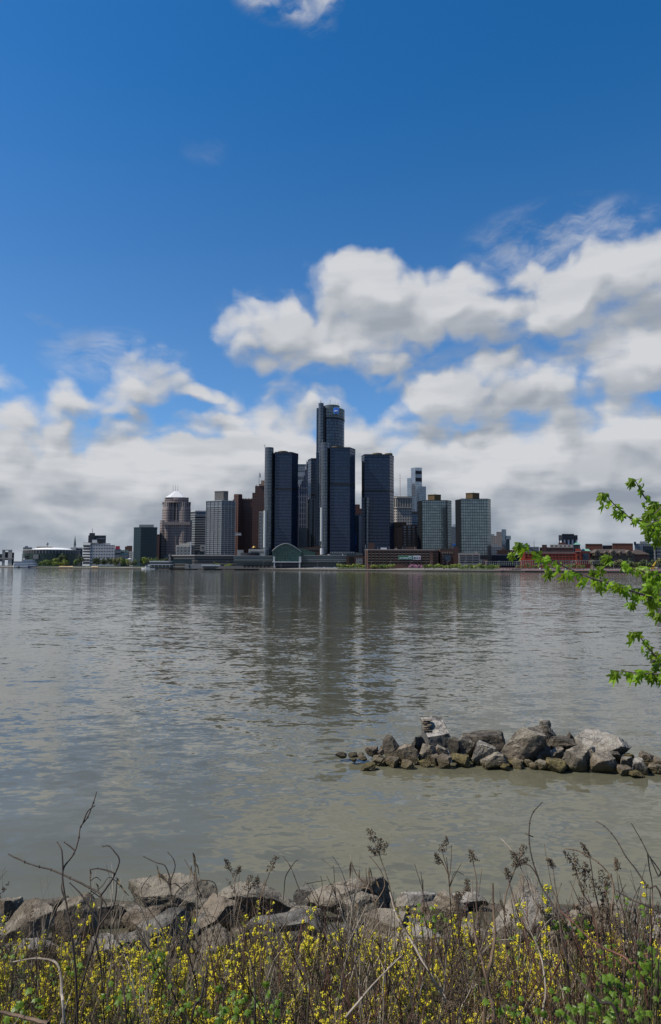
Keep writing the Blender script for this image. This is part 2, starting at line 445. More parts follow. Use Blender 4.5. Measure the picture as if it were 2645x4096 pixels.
# facade materials
navy = (.010, .017, .032)
M['rc_glass'] = facade('dark_curtain_wall', (.009, .018, .038), (.014, .034, .074), 1.6, 3.9, .78, .70, 0, .16, .45, .5, spec=.45)  # bluer glass colour stands in for haze over the distance
M['rc_side'] = facade('dark_ribbed_curtain_wall', (.014, .024, .040), (.018, .036, .070), 3.2, 3.9, .6, .85, 0, .18, .5, .45, spec=.45)
M['rc_lift'] = facade('grey_lift_shaft_glass', (.030, .034, .040), (.125, .14, .155), 1.9, 3.9, .74, .8, .7, .22, .35, .5)
M['rc_core'] = facade('central_tower_glass', (.022, .026, .03), (.085, .10, .12), 2.1, 3.9, .76, .78, .85, .2, .45, .5)
M['rc_crown'] = facade('crown_bronze_glass', (.03, .032, .03), (.16, .17, .155), 2.1, 3.9, .74, .8, .7, .26, .3, .5)
M['dark_metal'] = plain('dark_roof_metal', (.02, .022, .026), .5)
M['tan_pent'] = plain('brown_plant_room', (.13, .095, .055), .8)
M['brown_pent'] = plain('ochre_brown_cladding', (.115, .075, .032), .8, var=.3, scale=.2)
M['shaft_white'] = plain('pale_concrete_shaft', (.42, .44, .43), .8, var=.1)
M['white'] = plain('white_paint', (.50, .51, .52), .6, var=.06)
M['offwhite'] = plain('offwhite_stone', (.32, .31, .285), .8, var=.1)
M['greyc'] = plain('grey_concrete', (.22, .22, .215), .85, var=.15)
M['steel'] = plain('galvanised_steel', (.25, .26, .27), .5, .3)
M['black'] = plain('black_panel', (.012, .013, .016), .5)
M['river_glass'] = facade('grey_green_mirror_glass', (.040, .050, .053), (.155, .19, .20), 2.6, 3.3, .80, .78, .9, .14, .28, .4)
M['river_dark'] = facade('shaded_mirror_glass', (.006, .008, .01), (.03, .035, .04), 2.6, 3.3, .8, .78, .5, .2, .3, .4)  # copy of the mirror glass with shade put into its darker colour
M['teal_glass'] = facade('dark_teal_curtain_wall', (.008, .022, .030), (.012, .045, .062), 3.6, 3.9, .45, .55, .3, .14, .6, .5)
M['pinkstone'] = facade('pink_granite_windows', (.235, .19, .175), (.035, .04, .048), 3.4, 4.1, .56, .46, .1, .15, .5)
M['pinkstone_tall'] = facade('pink_granite_tall_windows', (.235, .19, .175), (.03, .036, .046), 3.4, 24, .42, .8, .1, .15, .5)
M['banded'] = facade('grey_banded_office_wall', (.23, .245, .255), (.045, .055, .065), 50, 4.0, 1.1, .62, .1, .2, .5)
M['ow'] = facade('white_grid_infill', (.085, .088, .092), (.095, .10, .105), 6.0, 4.0, .86, .70, .1, .2, .45)
M['redbrick'] = facade('dark_red_brick_windows', (.095, .040, .030), (.012, .011, .014), 3.4, 4.2, .5, .55, .0, .3, .5)
M['redbrick_pl'] = plain('dark_red_brick', (.10, .045, .034), .85, var=.25, scale=.3)
M['tan_trim'] = plain('tan_terracotta', (.24, .17, .12), .85)
M['white_grid'] = facade('white_pier_office_wall', (.44, .46, .47), (.06, .07, .085), 4.3, 4.2, .55, .68, .1, .2, .4)
M['cream'] = facade('cream_stone_windows', (.46, .43, .37), (.09, .09, .09), 5.2, 4.6, .55, .42, .1, .2, .3)
M['gothic'] = facade('grey_granite_piers', (.125, .13, .15), (.028, .036, .06), 3.8, 60, .5, .94, .2, .15, .3)
M['gothic2'] = facade('grey_granite_windows', (.15, .155, .175), (.03, .04, .07), 3.6, 8.5, .62, .86, .2, .15, .5)
M['pale_band'] = facade('pale_banded_tower_wall', (.24, .26, .28), (.06, .07, .085), 80, 13, 1.1, .45, .1, .2, .3)
M['hud'] = facade('blue_reflective_glass', (.12, .14, .17), (.30, .34, .39), 3.0, 4.2, .9, .88, .85, .07, .18, .4)
M['hud_dark'] = facade('steel_blue_glass', (.07, .09, .12), (.17, .21, .26), 2.2, 4.2, .8, .9, .9, .12, .2, .4)
M['fnb'] = facade('pale_limestone_windows', (.32, .30, .27), (.045, .045, .05), 3.6, 4.0, .55, .52, .1, .2, .4)
M['brownstep'] = facade('brown_brick_windows', (.085, .052, .034), (.13, .15, .19), 5.6, 3.1, .5, .45, .4, .2, .7)
M['brownpl'] = plain('brown_brick', (.115, .065, .04), .85, var=.2, scale=.3)
M['stripe'] = facade('white_ribbon_wall', (.42, .45, .48), (.05, .06, .09), 60, 3.6, 1.1, .48, .1, .2, .3)
M['greybld'] = facade('grey_office_wall', (.17, .19, .21), (.06, .07, .08), 2.8, 3.8, .5, .5, .1, .3, .4)
M['brick'] = plain('garage_brick', (.115, .062, .045), .85, var=.25, scale=.5)
M['brick_dark'] = plain('dark_garage_brick', (.06, .033, .027), .85, var=.25, scale=.5)
M['opening'] = plain('garage_dark_opening', (.012, .011, .011), .9)
M['spandrel'] = plain('tan_spandrel', (.17, .14, .11), .85)
M['pinkcon'] = plain('pink_concrete', (.29, .245, .225), .85)
M['arena_panel'] = facade('arena_grey_panels', (.05, .05, .05), (.055, .055, .055), 9, 12, .9, 1.1, .1, .4, .2)
M['arena_glass'] = facade('dark_green_glazing', (.012, .022, .02), (.022, .05, .045), 3, 3.5, .85, .8, .3, .15, .4)
M['roof_white'] = plain('white_roof_membrane', (.72, .72, .70), .6, var=.04)
M['office_l'] = facade('white_office_ribbon_wall', (.50, .51, .52), (.05, .06, .07), 40, 5.3, 1.1, .42, .1, .2, .2)
M['office_f'] = facade('white_office_windows', (.37, .375, .385), (.035, .04, .05), 4.6, 5.3, .52, .38, .1, .2, .2)
M['darktower'] = facade('black_office_wall', (.010, .014, .022), (.02, .03, .045), 3, 3.8, .6, .5, .2, .2, .3)
M['deck'] = facade('parking_deck_levels', (.10, .098, .095), (.012, .013, .015), 80, 3.6, 1.2, .66, .0, .6, .3)
M['podium'] = facade('banded_podium_glass', (.10, .11, .11), (.035, .05, .055), 30, 3.8, 1.2, .62, .3, .15, .3)
M['podium_lt'] = facade('pale_green_podium_louvres', (.16, .175, .17), (.05, .065, .07), 30, 2.1, 1.2, .5, .3, .2, .3)
M['wg_glass'] = facade('green_atrium_glass', (.03, .07, .065), (.014, .050, .044), 3.0, 3.0, .90, .88, .25, .10, .5, .35, spec=.45)
M['redgar'] = plain('orange_red_brick', (.34, .065, .035), .85, var=.15, scale=.4)
M['redbrown'] = plain('red_brown_cladding', (.17, .062, .038), .85, var=.12, scale=.2)
M['copper'] = plain('green_copper_roof', (.13, .28, .22), .7)
M['brownroof'] = plain('dark_shingle_roof', (.055, .042, .036), .9, var=.3, scale=.3)
M['rowwall'] = facade('brown_row_house_wall', (.085, .068, .048), (.02, .02, .02), 4.5, 4.5, .4, .55, .0, .4, .3)
M['mural'] = plain('blue_mural', (.03, .05, .075), .7, var=.8, scale=.5)
M['stripe_dk'] = facade('white_fin_wall', (.02, .022, .03), (.42, .44, .47), 6.5, 40, .42, 1.1, .0, .5, .1)
M['teal_roof'] = plain('teal_canopy_roof', (.07, .22, .26), .6)
M['tanbld'] = facade('tan_tower_windows', (.27, .24, .20), (.05, .055, .07), 30, 3.9, 1.2, .45, .1, .3, .3)
M['logo'] = plain('blue_sign_face', (.004, .10, .55), .5)
M['logo_w'] = plain('white_sign_letters', (.75, .85, .95), .5, var=0)
M['logo_r'] = plain('light_blue_sign_rim', (.16, .42, .95), .5, var=0)
M['green_sign'] = plain('green_banner', (.045, .15, .07), .6, var=.05)
M['red_paint'] = plain('red_paint', (.40, .05, .03), .6)
M['redsign'] = plain('red_billboard', (.38, .03, .05), .6)
M['blue_light'] = plain('blue_panel', (.02, .16, .55), .5)
M['sand'] = plain('sand', (.42, .31, .16), .95, var=.1)

def word(txt, x0, x1, yc, Y, mat, parent, name='lettering', dy=-.6, weight=0, x_stretch=True):
    """flat raised lettering facing the river"""
    cu = bpy.data.curves.new(name, 'FONT'); cu.body = txt; cu.extrude = .12; cu.align_x = 'CENTER'; cu.align_y = 'CENTER'; cu.offset = weight
    tmp = bpy.data.objects.new('tmp', cu); COL.objects.link(tmp)
    bpy.context.view_layer.update()
    me = bpy.data.meshes.new_from_object(tmp.evaluated_get(bpy.context.evaluated_depsgraph_get()))
    bpy.data.objects.remove(tmp)
    w = max(v.co.x for v in me.vertices)-min(v.co.x for v in me.vertices)
    a, b = P(x0, yc, Y+dy), P(x1, yc, Y+dy); sc = (b.x-a.x)/w
    me.transform(Matrix.Rotation(PI/2, 4, 'X') @ Matrix.Scale(sc, 4))
    me.materials.clear(); me.materials.append(mat)
    o = bpy.data.objects.new(name, me); COL.objects.link(o); o.location = (a+b)/2
    attach(o, parent); return o

# ---- the five dark glass towers
def rc_tower(label, Y, x0, x1, cx0, cx1, ytop, yend, ychamL, ybot, pent, lift, dark=True):
    b = Bld('office_tower', label, 'skyscraper', Y, (x0+x1)/2)
    pts = [(x0, 14), (cx0, 0), (cx1, 0), (x1, 14)]
    b.prism('curtain_wall', pts, ytop, M['rc_glass'], depth=48, cap=M['dark_metal'])
    # roof edge and the darker mechanical floors
    b.prism('roof_rim', [(x0-.8, 13.6), (cx0, -.4), (cx1, -.4), (x1+.8, 13.6)], ytop-1.5, M['dark_metal'], ytop+3, depth=48.5)
    b.prism('mechanical_floor', [(x0-.3, 13.8), (cx0, -.25), (cx1, -.25), (x1+.3, 13.8)], ytop+142, M['black'], ytop+150, depth=48.3)
    for xm in (cx0, cx1):
        b.box('corner_fin', xm-.7, xm+.7, ytop+1, ybot, M['rc_side'], dy=-.8, depth=1.2)
    for (p0, p1, pt) in pent:
        b.cyl('plant_room', p0, p1, pt, M['tan_pent'], ytop+2, dy=14, n=24)
    return b
A = rc_tower('dark glass tower left of the tallest one, grey cylinder shaft at its left edge', 850, 1088, 1190, 1098, 1164, 1809, 1813, 0, 2225, [(1106, 1147, 1803)], None)
A.cyl('lift_shaft', 1053, 1089, 1788, M['rc_lift'], dy=0)
A.prism('recess', [(1080, 8), (1092, 8)], 1811, M['black'], depth=30)
A.prism('lower_wing', [(1188, 16), (1195, 16)], 1993, M['rc_side'], depth=28)
A.cyl('concrete_shaft', 1052, 1065, 2042, M['shaft_white'], 2190, dy=-5, n=20)
A.cyl('vent_drum', 1052.5, 1065.5, 2195, M['white'], 2219, dy=-7, n=24)
for k in range(4): A.box('shaft_bracket', 1064, 1067, 2048+k*34, 2050+k*34, M['shaft_white'], dy=-2)
A.mast(1058, 1776, 1788, M['steel'], 4, .3, cross=1); A.mast(1062, 1779, 1788, M['steel'], 5, .25)
B = rc_tower('dark glass tower in front of the tallest one, ribbed shaft at its left edge', 820, 1312, 1421, 1320, 1399, 1790, 1795, 0, 2225, [], None)
B.cyl('lift_shaft', 1281, 1315, 1769, M['rc_lift'], dy=0)
B.prism('recess', [(1306, 8), (1320, 8)], 1792, M['black'], depth=30)
B.cyl('concrete_shaft', 1281, 1291, 2030, M['shaft_white'], 2165, dy=-5, n=20)
B.cyl('vent_drum', 1280.5, 1294.5, 2193, M['white'], 2218, dy=-7, n=24)
for k in range(4): B.box('shaft_bracket', 1290, 1293.5, 2040+k*34, 2042+k*34, M['shaft_white'], dy=-2)
B.cyl('plant_room', 1326, 1368, 1784, M['tan_pent'], 1793, dy=20, n=24)
B.mast(1291, 1757, 1769, M['steel'], 5, .3)
C = rc_tower('dark glass tower standing alone to the right of the tallest tower', 845, 1447, 1577, 1459, 1560, 1818, 1826, 0, 2200, [(1492, 1532, 1811), (1542, 1574, 1812)], None)
C.prism('lower_wing', [(1446.5, -3), (1487, -3)], 1990, M['rc_glass'], depth=20)
C.cyl('lift_shaft', 1462, 1479, 1989, M['rc_lift'], dy=-9)
C.mast(1564, 1802, 1812, M['steel'], 15, .3); C.mast(1508, 1807, 1811, M['steel'], 15, .2)
D_ = rc_tower('dark glass tower half hidden behind the left side of the tallest tower', 920, 1230, 1330, 1243, 1318, 1834, 1840, 0, 2190, [], None)
D_.prism('lower_wing', [(1225, -4), (1272, -4)], 1996, M['rc_side'], depth=20)
D_.cyl('lift_shaft', 1226, 1236, 1996, M['rc_lift'], dy=-9); D_.cyl('lift_shaft', 1245, 1252, 1997, M['rc_side'], dy=-9)
D_.mast(1234, 1991, 1997, M['white'], -4, .5, name='floodlight')
# the tallest, cylindrical
T = Bld('cylindrical_skyscraper', 'tallest dark glass tower, round, with a blue square letter sign near its top', 'skyscraper', 868, 1321)
T.cyl('curtain_wall', 1264, 1378, 1672, M['rc_core'], n=72)
T.cyl('dark_ring', 1262.5, 1379.5, 1667, M['black'], 1675, dy=-.4, n=72)
T.cyl('crown', 1263, 1379, 1629, M['rc_crown'], 1667.3, dy=-.2, n=72, cap=M['dark_metal'])
T.cyl('rooftop_drum', 1294, 1358, 1618, M['rc_crown'], 1630, dy=9, n=40, cap=M['dark_metal'])
T.cyl('lift_shaft', 1271, 1292.5, 1611, M['rc_lift'], 2190, dy=-5, n=28)
T.prism('shaft_recess', [(1290, -1.5), (1298, -1.5)], 1624, M['black'], depth=12)
T.cyl('lift_shaft', 1263, 1275, 1632, M['rc_side'], 2190, dy=6, n=20)
T.prism('service_wing', [(1262.5, -4), (1283, -4)], 1812, M['rc_side'], depth=16)
for x, t, dy in ((1321, 1597, 8), (1314, 1611, 8), (1335, 1609, 8), (1342, 1604, 10), (1350, 1608, 9), (1354, 1610, 9), (1328, 1613, 6)):
    T.mast(x, t, 1620, M['steel'], dy+10, .3 if x == 1321 else .18, cross=2 if x == 1321 else 0)
T.mast(1282, 1598, 1611, M['steel'], 2, .3); T.mast(1285.5, 1600, 1611, M['steel'], 2, .25)
def rrect(x0, x1, z0, z1, r, k=5):
    pts = []
    for cx, cz, a0 in ((x1-r, z0+r, -90), (x1-r, z1-r, 0), (x0+r, z1-r, 90), (x0+r, z0+r, 180)):
        for i in range(k+1):
            a = math.radians(a0+90*i/k); pts.append((cx+r*math.cos(a), cz+r*math.sin(a)))
    return pts
def plate(name, rect, r, Y, th, mat, parent):
    x0, x1, y0, y1 = rect; a = P(x0, y1, Y); b = P(x1, y0, Y)
    pts = rrect(a.x, b.x, a.z, b.z, r); mb = MB()
    f = [(p[0], Y, p[1]) for p in pts]; bk = [(p[0], Y+th, p[1]) for p in pts]
    mb.face(f)
    for i in range(len(f)):
        j = (i+1) % len(f); mb.face([f[j], f[i], bk[i], bk[j]])
    return mb.build(name, mat, parent)
sgn = plate('sign', (1334.5, 1356, 1630.5, 1654.5), 1.5, 867.0, 4, M['logo_r'], T.root)
face = plate('sign_face', (1336.5, 1354, 1632.8, 1652.2), 1.2, 866.8, .2, M['logo'], sgn)
word('gm', 1338.6, 1351.8, 1641.8, 866.7, M['logo_w'], sgn, weight=.04, dy=-.15)
plate('underline', (1344.6, 1351.6, 1647.2, 1648.6), .05, 866.55, .15, M['logo_w'], sgn)
# glass atrium with an arched roof in front
WG = Bld('glass_atrium', 'green glass arched winter garden on the waterfront in front of the towers', 'atrium', 792, 1148)
def atrium():
    Y = 792; n = 28; top = []
    for i in range(n+1):
        t = i/n; px = 1089+(1206-1089)*t
        py = 2205-31*math.sin(PI*min(1, t*1.0))**.85 if t < .48 else 2174+ (34*((t-.48)/.52)**1.6)
        top.append((px, py))
    x_at = lambda px, py: P(px, py, Y)
    ft = [x_at(*p) for p in top]
    # sides taper inwards to the sill
    sillL, sillR = x_at(1093, 2247), x_at(1202, 2247)
    mb = MB(); zs = sillL.z
    for i in range(n):
        a, b = ft[i], ft[i+1]; t0, t1 = i/n, (i+1)/n
        xa = sillL.x+(sillR.x-sillL.x)*t0; xb = sillL.x+(sillR.x-sillL.x)*t1
        bul = lambda x: Y
        mb.face([(xa, Y, zs), (xb, Y, zs), tuple(b), tuple(a)], [(xa, zs), (xb, zs), (b.x, b.z), (a.x, a.z)])
    mb.build('glass_front', M['wg_glass'], WG.root)
    mb = MB()
    for i in range(n):
        a, b = ft[i], ft[i+1]; dv = Vector((0, 42, 0))
        mb.face([a, b, b+dv, a+dv], [(0, a.x), (0, b.x), (42, b.x), (42, a.x)])
    for q0, q1 in ((ft[0], sillL), (ft[-1], sillR)):
        dv = Vector((0, 42, 0)); mb.face([q0, q1, q1+dv, q0+dv], [(0, q0.z), (0, q1.z), (42, q1.z), (42, q0.z)])
    mb.build('glass_vault', M['wg_glass'], WG.root)
    mb = MB(); mb.tube([p+Vector((0, -.4, .1)) for p in ft], .42, n=6); mb.build('arch_rim', M['steel'], WG.root)
atrium()
WG.box('sill_beam', 1090, 1205, 2246, 2249.5, M['white'], dy=-1, depth=2)
WG.box('lobby_wall', 1104, 1196, 2249.5, 2271, M['darktower'], dy=1.2, depth=20)
for x0, x1 in ((1092, 1100), (1196, 1205)):
    WG.box('leg', x0+ (3 if x0 < 1100 else 0), x1- (0 if x0 < 1100 else 3), 2249.5, 2272, M['shaft_white'], dy=-.8, depth=3)
    WG.box('buttress', x0, x1, 2226, 2248, M['shaft_white'], dy=-.6, depth=3)
WG.prism('wing_roof', [(1196, 0), (1262, 0)], 2190, M['wg_glass'], 2222, 24, 14, tops=[2190, 2210])

# podium blocks along the waterfront
b = Bld('podium_building', 'long banded low glass building left of the arched atrium', 'building', 800, 1045)
b.prism('upper_storeys', [(935, 4), (1090, 4)], 2223, M['podium_lt'], 2244, 30); b.prism('lower_storey', [(938, 8), (1092, 8)], 2244, M['podium'], depth=26)
b.prism('parapet', [(934, 3.6), (1091, 3.6)], 2222, M['greyc'], 2225, 30.6)
for k in range(7): b.box('terrace_kiosk', 975+k*16, 983+k*16, 2259, 2270, M['opening'], dy=-2, depth=3)
b = Bld('podium_building', 'long banded low glass building right of the arched atrium', 'building', 800, 1300)
b.prism('upper_storeys', [(1205, 4), (1386, 4)], 2222, M['podium_lt'], 2247, 30); b.prism('lower_storey', [(1202, 8), (1392, 8)], 2247, M['podium'], depth=26)
b.prism('parapet', [(1204, 3.6), (1387, 3.6)], 2220.5, M['greyc'], 2223.5, 30.6)
for x in (1226, 1313, 1318, 1372): b.mast(x, 2216, 2222, M['white'], 10, .5, name='roof_vent')
b = Bld('podium_building', 'grey blue podium wall at the foot of the front tower', 'building', 812, 1385)
b.prism('wall', [(1322, 0), (1452, 0)], 2209, M['podium'], depth=40, cap=M['dark_metal']); b.box('roof_fascia', 1321, 1418, 2207, 2213, M['greybld'], dy=-.5)
b = Bld('podium_building', 'dark podium block between the front tower and the brick car park', 'building', 760, 1425)
b.prism('wall', [(1386, 0), (1458, 0)], 2224, M['brick_dark'], depth=40); b.box('entrance', 1396, 1412, 2226, 2250, M['opening']); b.box('entrance', 1425, 1452, 2232, 2256, M['greybld'])
b = Bld('podium_building', 'dark sloping roofed hall behind the arched atrium', 'building', 830, 1245)
b.prism('wall', [(1194, 0), (1284, 0)], 2186, M['brick_dark'], depth=30, tops=[2192, 2184])
b.box('window_band', 1206, 1280, 2196, 2199, M['podium'])
b = Bld('podium_building', 'white walled low block with a black drum left of the cylinder shaft', 'building', 815, 1010)
b.prism('wall', [(994, 6), (1060, 6)], 2196, M['offwhite'], depth=24); b.cyl('black_drum', 957, 1042, 2211, M['black'], dy=0); b.prism('stair_block', [(948, 10), (974, 10)], 2199, M['greyc'], depth=14)
b.box('window_band', 1000, 1054, 2206, 2209, M['opening'], dy=5.7)
# parking deck with projecting roof
b = Bld('parking_deck', 'low dark parking deck with layered levels below the white grid tower', 'car park', 850, 800)
b.prism('deck_levels', [(676, 26), (778, 4), (936, 0)], 2224, M['deck'], depth=60)
b.prism('roof_slab', [(674, 25), (778, 2.5), (937, -1.5)], 2218.5, M['greyc'], 2223.5, 62)
b.box('end_pillar', 675, 681, 2216, 2244, M['greyc'], dy=20, depth=4)
b.box('blue_glazing', 690, 778, 2236, 2254, M['teal_glass'], dy=6, depth=3)
for x in (760, 796, 819, 845, 900): b.mast(x, 2207, 2220, M['steel'], 12, .2, name='roof_lamp')
b = Bld('utility_building', 'plain grey utility block in front of the parking deck', 'building', 835, 780)
b.prism('wall', [(740, 0), (848, 0)], 2256, M['greyc'], depth=10); b.box('door', 756, 760, 2260, 2270, M['opening']); b.box('door', 810, 818, 2262, 2271, M['opening'])
# waterfront pavilions
b = Bld('pavilion', 'long white roofed glass pavilion at the water left of the parking deck', 'pavilion', 872, 660)
b.prism('glass_wall', [(600, 2), (728, 2)], 2248, M['podium'], depth=12); b.box('roof', 597, 729, 2243.5, 2248.5, M['white'], dy=0, depth=15); b.box('lower_fascia', 600, 728, 2256, 2259.5, M['white'], dy=0)
for k in range(9): b.box('column', 603+k*15, 604.5+k*15, 2259, 2268, M['white'], dy=0, depth=.6)
b = Bld('pavilion', 'small flat white canopy building on the quay steps', 'pavilion', 822, 845)
b.box('roof', 806, 882, 2258, 2264, M['white'], dy=0, depth=12); b.prism('wall', [(816, 4), (872, 4)], 2264, M['greybld'], depth=7)
for x in (808, 812, 876, 880): b.box('column', x, x+1.2, 2264, 2274, M['white'], dy=.2, depth=.6)
b = Bld('terrace_steps', 'broad stone terrace steps leading down to the quay', 'steps', 804, 960)
for k in range(5): b.prism('step', [(880-k*4, -k*3.0), (1108, -k*3.0)], 2264+k*2.2, M['pave'], 2266.6+k*2.2, 5)

# ---- left group
b = Bld('round_arena', 'round low arena with a white saucer roof at the far left', 'arena', 1420, 163)
b.cyl('panel_wall', 52, 273, 2199, M['arena_panel'], n=60, cap=M['roof_white'])
b.cyl('glass_hall', 46, 275, 2213, M['arena_glass'], dy=-14, n=60)
b.cyl('roof_rim', 50.5, 274.5, 2197, M['offwhite'], 2200, dy=-.8, n=60)
mb = MB(); Yc = 1420; r = (SX(252, Yc)-SX(76, Yc))/2; c = ((SX(252, Yc)+SX(76, Yc))/2, Yc+r+10); z0 = SZ(2197.5, Yc, 163); z1 = SZ(2188.5, Yc, 163)
prev = r; zz = z0
for k in range(1, 7):
    t = k/6; rr = r*(1-t*.66); z = z0+(z1-z0)*math.sin(t*PI/2); mb.cyl(c, prev, zz, z, 60, top=(k == 6), rt=rr); prev = rr; zz = z
mb.build('saucer_roof', M['roof_white'], b.root)
b.cyl('roof_ring', 133, 195, 2186.5, M['tan_pent'], 2190.5, dy=60, n=40)
# ribs between the wall panels, one object each
Rr = (SX(273, 1420)-SX(52, 1420))/2; cc = ((SX(273, 1420)+SX(52, 1420))/2, 1420+Rr); rib = None
for k in range(28):
    a = PI+PI*(k+.5)/28; x = cc[0]+(Rr+.4)*math.cos(a); y = cc[1]+(Rr+.4)*math.sin(a)
    if rib is None:
        mb = MB(); mb.box(x-.5, x+.5, y-.5, y+.5, SZ(2214, 1420, 163), SZ(2200, 1420, 163)); rib = mb.build('rib', M['offwhite'], b.root); r0 = (x, y); rl = Vector(rib.location)
    else:
        q = rib.copy(); COL.objects.link(q); q.location = rl+Vector((x-r0[0], y-r0[1], 0))
b.box('blank_wall', 132, 153, 2218, 2235, M['greyc'], dy=-16, depth=5)
b.mast(190, 2174, 2187, M['steel'], 70, .6, name='mast')
mb = MB(); mb.oct(P(190, 2176, 1490), 3.4, 4.4); mb.build('mast_ball', M['steel'], b.root)
b = Bld('frame_building', 'pale concrete frame building at the left edge beside the arena', 'building', 1400, 27)
b.box('pillar', 7, 19, 2202, 2262, M['greyc'], dy=0, depth=12); b.box('pillar', 31, 47, 2200, 2262, M['offwhite'], dy=0, depth=12); b.box('roof_beam', 6.5, 47.5, 2198.5, 2201.5, M['offwhite'], dy=-.5, depth=14)
b.box('glass_wall', 19, 31, 2208, 2240, M['darktower'], dy=3, depth=6); b.box('glass_wall', -30, 7, 2216, 2246, M['darktower'], dy=3, depth=30); b.box('beam', -30, 52, 2231, 2236, M['greyc'], dy=-1, depth=2)
b.box('glass_wall', 44, 55, 2210, 2262, M['darktower'], dy=4, depth=6)
b = Bld('background_block', 'small grey block rising behind the arena roof', 'building', 1900, 108)
b.prism('wall', [(90, 0), (126, 0)], 2189, M['greybld'], depth=30); b.prism('rooftop_block', [(97, 1), (110, 1)], 2184, M['greybld'], 2189, 20)
b = Bld('church', 'stone church with a thin green spire left of the white office building', 'church', 1500, 300)
b.prism('nave', [(280, 0), (329, 0)], 2190, M['greybld'], depth=40, cap=M['dark_metal']); b.prism('tower', [(292, -2), (302, -2)], 2182, M['greyc'], depth=6)
sp = MB(); cx_ = SX(297, 1501); sp.cyl((cx_, 1501), 3.0, SZ(2184, 1501, 297), SZ(2141, 1501, 297), 8, rt=.05); sp.build('spire', plain('dark_spire_copper', (.05, .08, .075), .7), b.root)
b.box('window_band', 304, 326, 2196, 2205, M['opening'])
b = Bld('dark_office_block', 'black stepped office block with an antenna behind the white office building', 'building', 1600, 385)
b.prism('wall', [(350, 0), (421, 0)], 2141.5, M['darktower'], depth=40); b.prism('stair_tower', [(354, -2), (376.5, -2)], 2132, M['darktower'], depth=26); b.mast(370, 2112, 2132, M['steel'], 5, .6, cross=2)
w_ = b.box('lettering_band', 382, 416, 2153, 2156.5, M['greybld'])
b = Bld('white_office_building', 'white seven storey office building with a ribbon windowed left corner', 'building', 1200, 394)
b.prism('front_wall', [(359, 0), (458, 0)], 2180, M['office_f'], depth=50, cap=M['greyc']); b.prism('corner_wall', [(330, 4), (359.2, -.8)], 2172, M['office_l'], depth=48, cap=M['greyc'])
b.prism('top_storey', [(333, 8), (440, 8)], 2171.5, M['office_f'], 2181, 36, cap=M['greyc']); b.prism('roof_edge', [(331, 6), (392, 6)], 2169.8, M['offwhite'], 2172, 38)
b.box('white_plant_room', 366, 386, 2159, 2171.6, M['white'], dy=10, depth=10); b.box('black_plant_room', 388, 408, 2161, 2174, M['black'], dy=7, depth=10)
# ribbon windows of the corner, one object per storey
for k in range(7): b.prism('window', [(332, 3.6), (357.5, -.9)], 2184+k*10.4, M['black'], 2188.6+k*10.4, 4)
b = Bld('billboard_block', 'small block carrying a red billboard right of the white office building', 'building', 1300, 468)
b.prism('wall', [(457, 0), (482, 0)], 2196, M['greybld'], depth=20); b.box('billboard', 460, 478, 2184, 2197, M['redsign'])
b = Bld('domed_hall', 'low hall with pale green barrel roofs right of the white office building', 'building', 1320, 482)
b.prism('wall', [(458, -2), (516, -2)], 2208, M['greybld'], depth=30)
for k in range(9): b.cyl('barrel_roof', 459+k*6, 464.5+k*6, 2198 if k < 2 else 2200, plain('pale_copper', (.16, .22, .2), .6) if k == 0 else bpy.data.materials['pale_copper'], 2209, dy=-6, n=12)
b.box('teal_canopy', 457, 512, 2213.5, 2217.5, M['teal_roof'], dy=-20, depth=14); b.box('lower_wall', 458, 512, 2217.5, 2236, M['cream'], dy=-18, depth=10)
b = Bld('brick_block', 'small brown brick block left of the teal glass tower', 'building', 1400, 513)
b.prism('wall', [(498, 0), (516, 0)], 2186, M['redbrick'], depth=20); b.prism('wall', [(506, -2), (528, -2)], 2183, M['redbrick'], depth=20); b.prism('annex', [(498, -5), (531, -5)], 2206, M['cream'], depth=8)
b = Bld('teal_glass_building', 'dark teal glass block with a grey rooftop box left of the pyramid roofed tower', 'building', 1050, 579)
b.prism('curtain_wall', [(532, 6), (560, 0), (626, 0)], 2109.5, M['teal_glass'], depth=42, cap=M['dark_metal']); b.prism('plant_room', [(553, 8), (612, 8)], 2097, M['greyc'], 2110, 26)
b.prism('roof_rim', [(531.6, 5.6), (560, -.4), (626.5, -.4)], 2108.5, M['teal_glass'], 2111, 42.6)
for k in range(9): b.box('mullion', 563+k*7.6, 564+k*7.6, 2111, 2234, M['teal_glass'], dy=-.7, depth=.8)
b = Bld('brick_block', 'narrow brown block between the teal glass block and the pyramid roofed tower', 'building', 1200, 632)
b.prism('wall', [(624, 0), (638, 0)], 2138, M['redbrick'], depth=20); b.box('cornice', 623.5, 638.5, 2137, 2139, M['tan_trim'])
# pyramid-roofed tower
PT = Bld('pyramid_roofed_tower', 'pink stone tower with a white pyramid roof and three antennas', 'skyscraper', 1080, 701)
PT.prism('lower_shaft', [(636, 6), (644, 2), (759, 2), (765, 5)], 2081, M['pinkstone'], depth=44)
def arcfront(x0, x1, bul, n=7, dy=0): return [(x0+(x1-x0)*i/n, dy+bul*(abs(2*i/n-1)**2)) for i in range(n+1)]
PT.prism('shaft', arcfront(644, 690, 8)[:-1]+[(690, 3)]+[(697, 6), (704, 3)]+arcfront(704, 759, 4)[1:], 2034, M['pinkstone'], depth=42)
PT.prism('upper_shaft', arcfront(646, 690, 8)[:-1]+[(690, 3)]+[(697, 6), (704, 3)]+arcfront(704, 758, 4)[1:], 2009, M['pinkstone_tall'], 2034, depth=42)
PT.prism('cornice', arcfront(644, 759, 6, dy=-.5), 2006.5, plain('pink_stone', (.235, .19, .175), .8), 2009.5, 43)
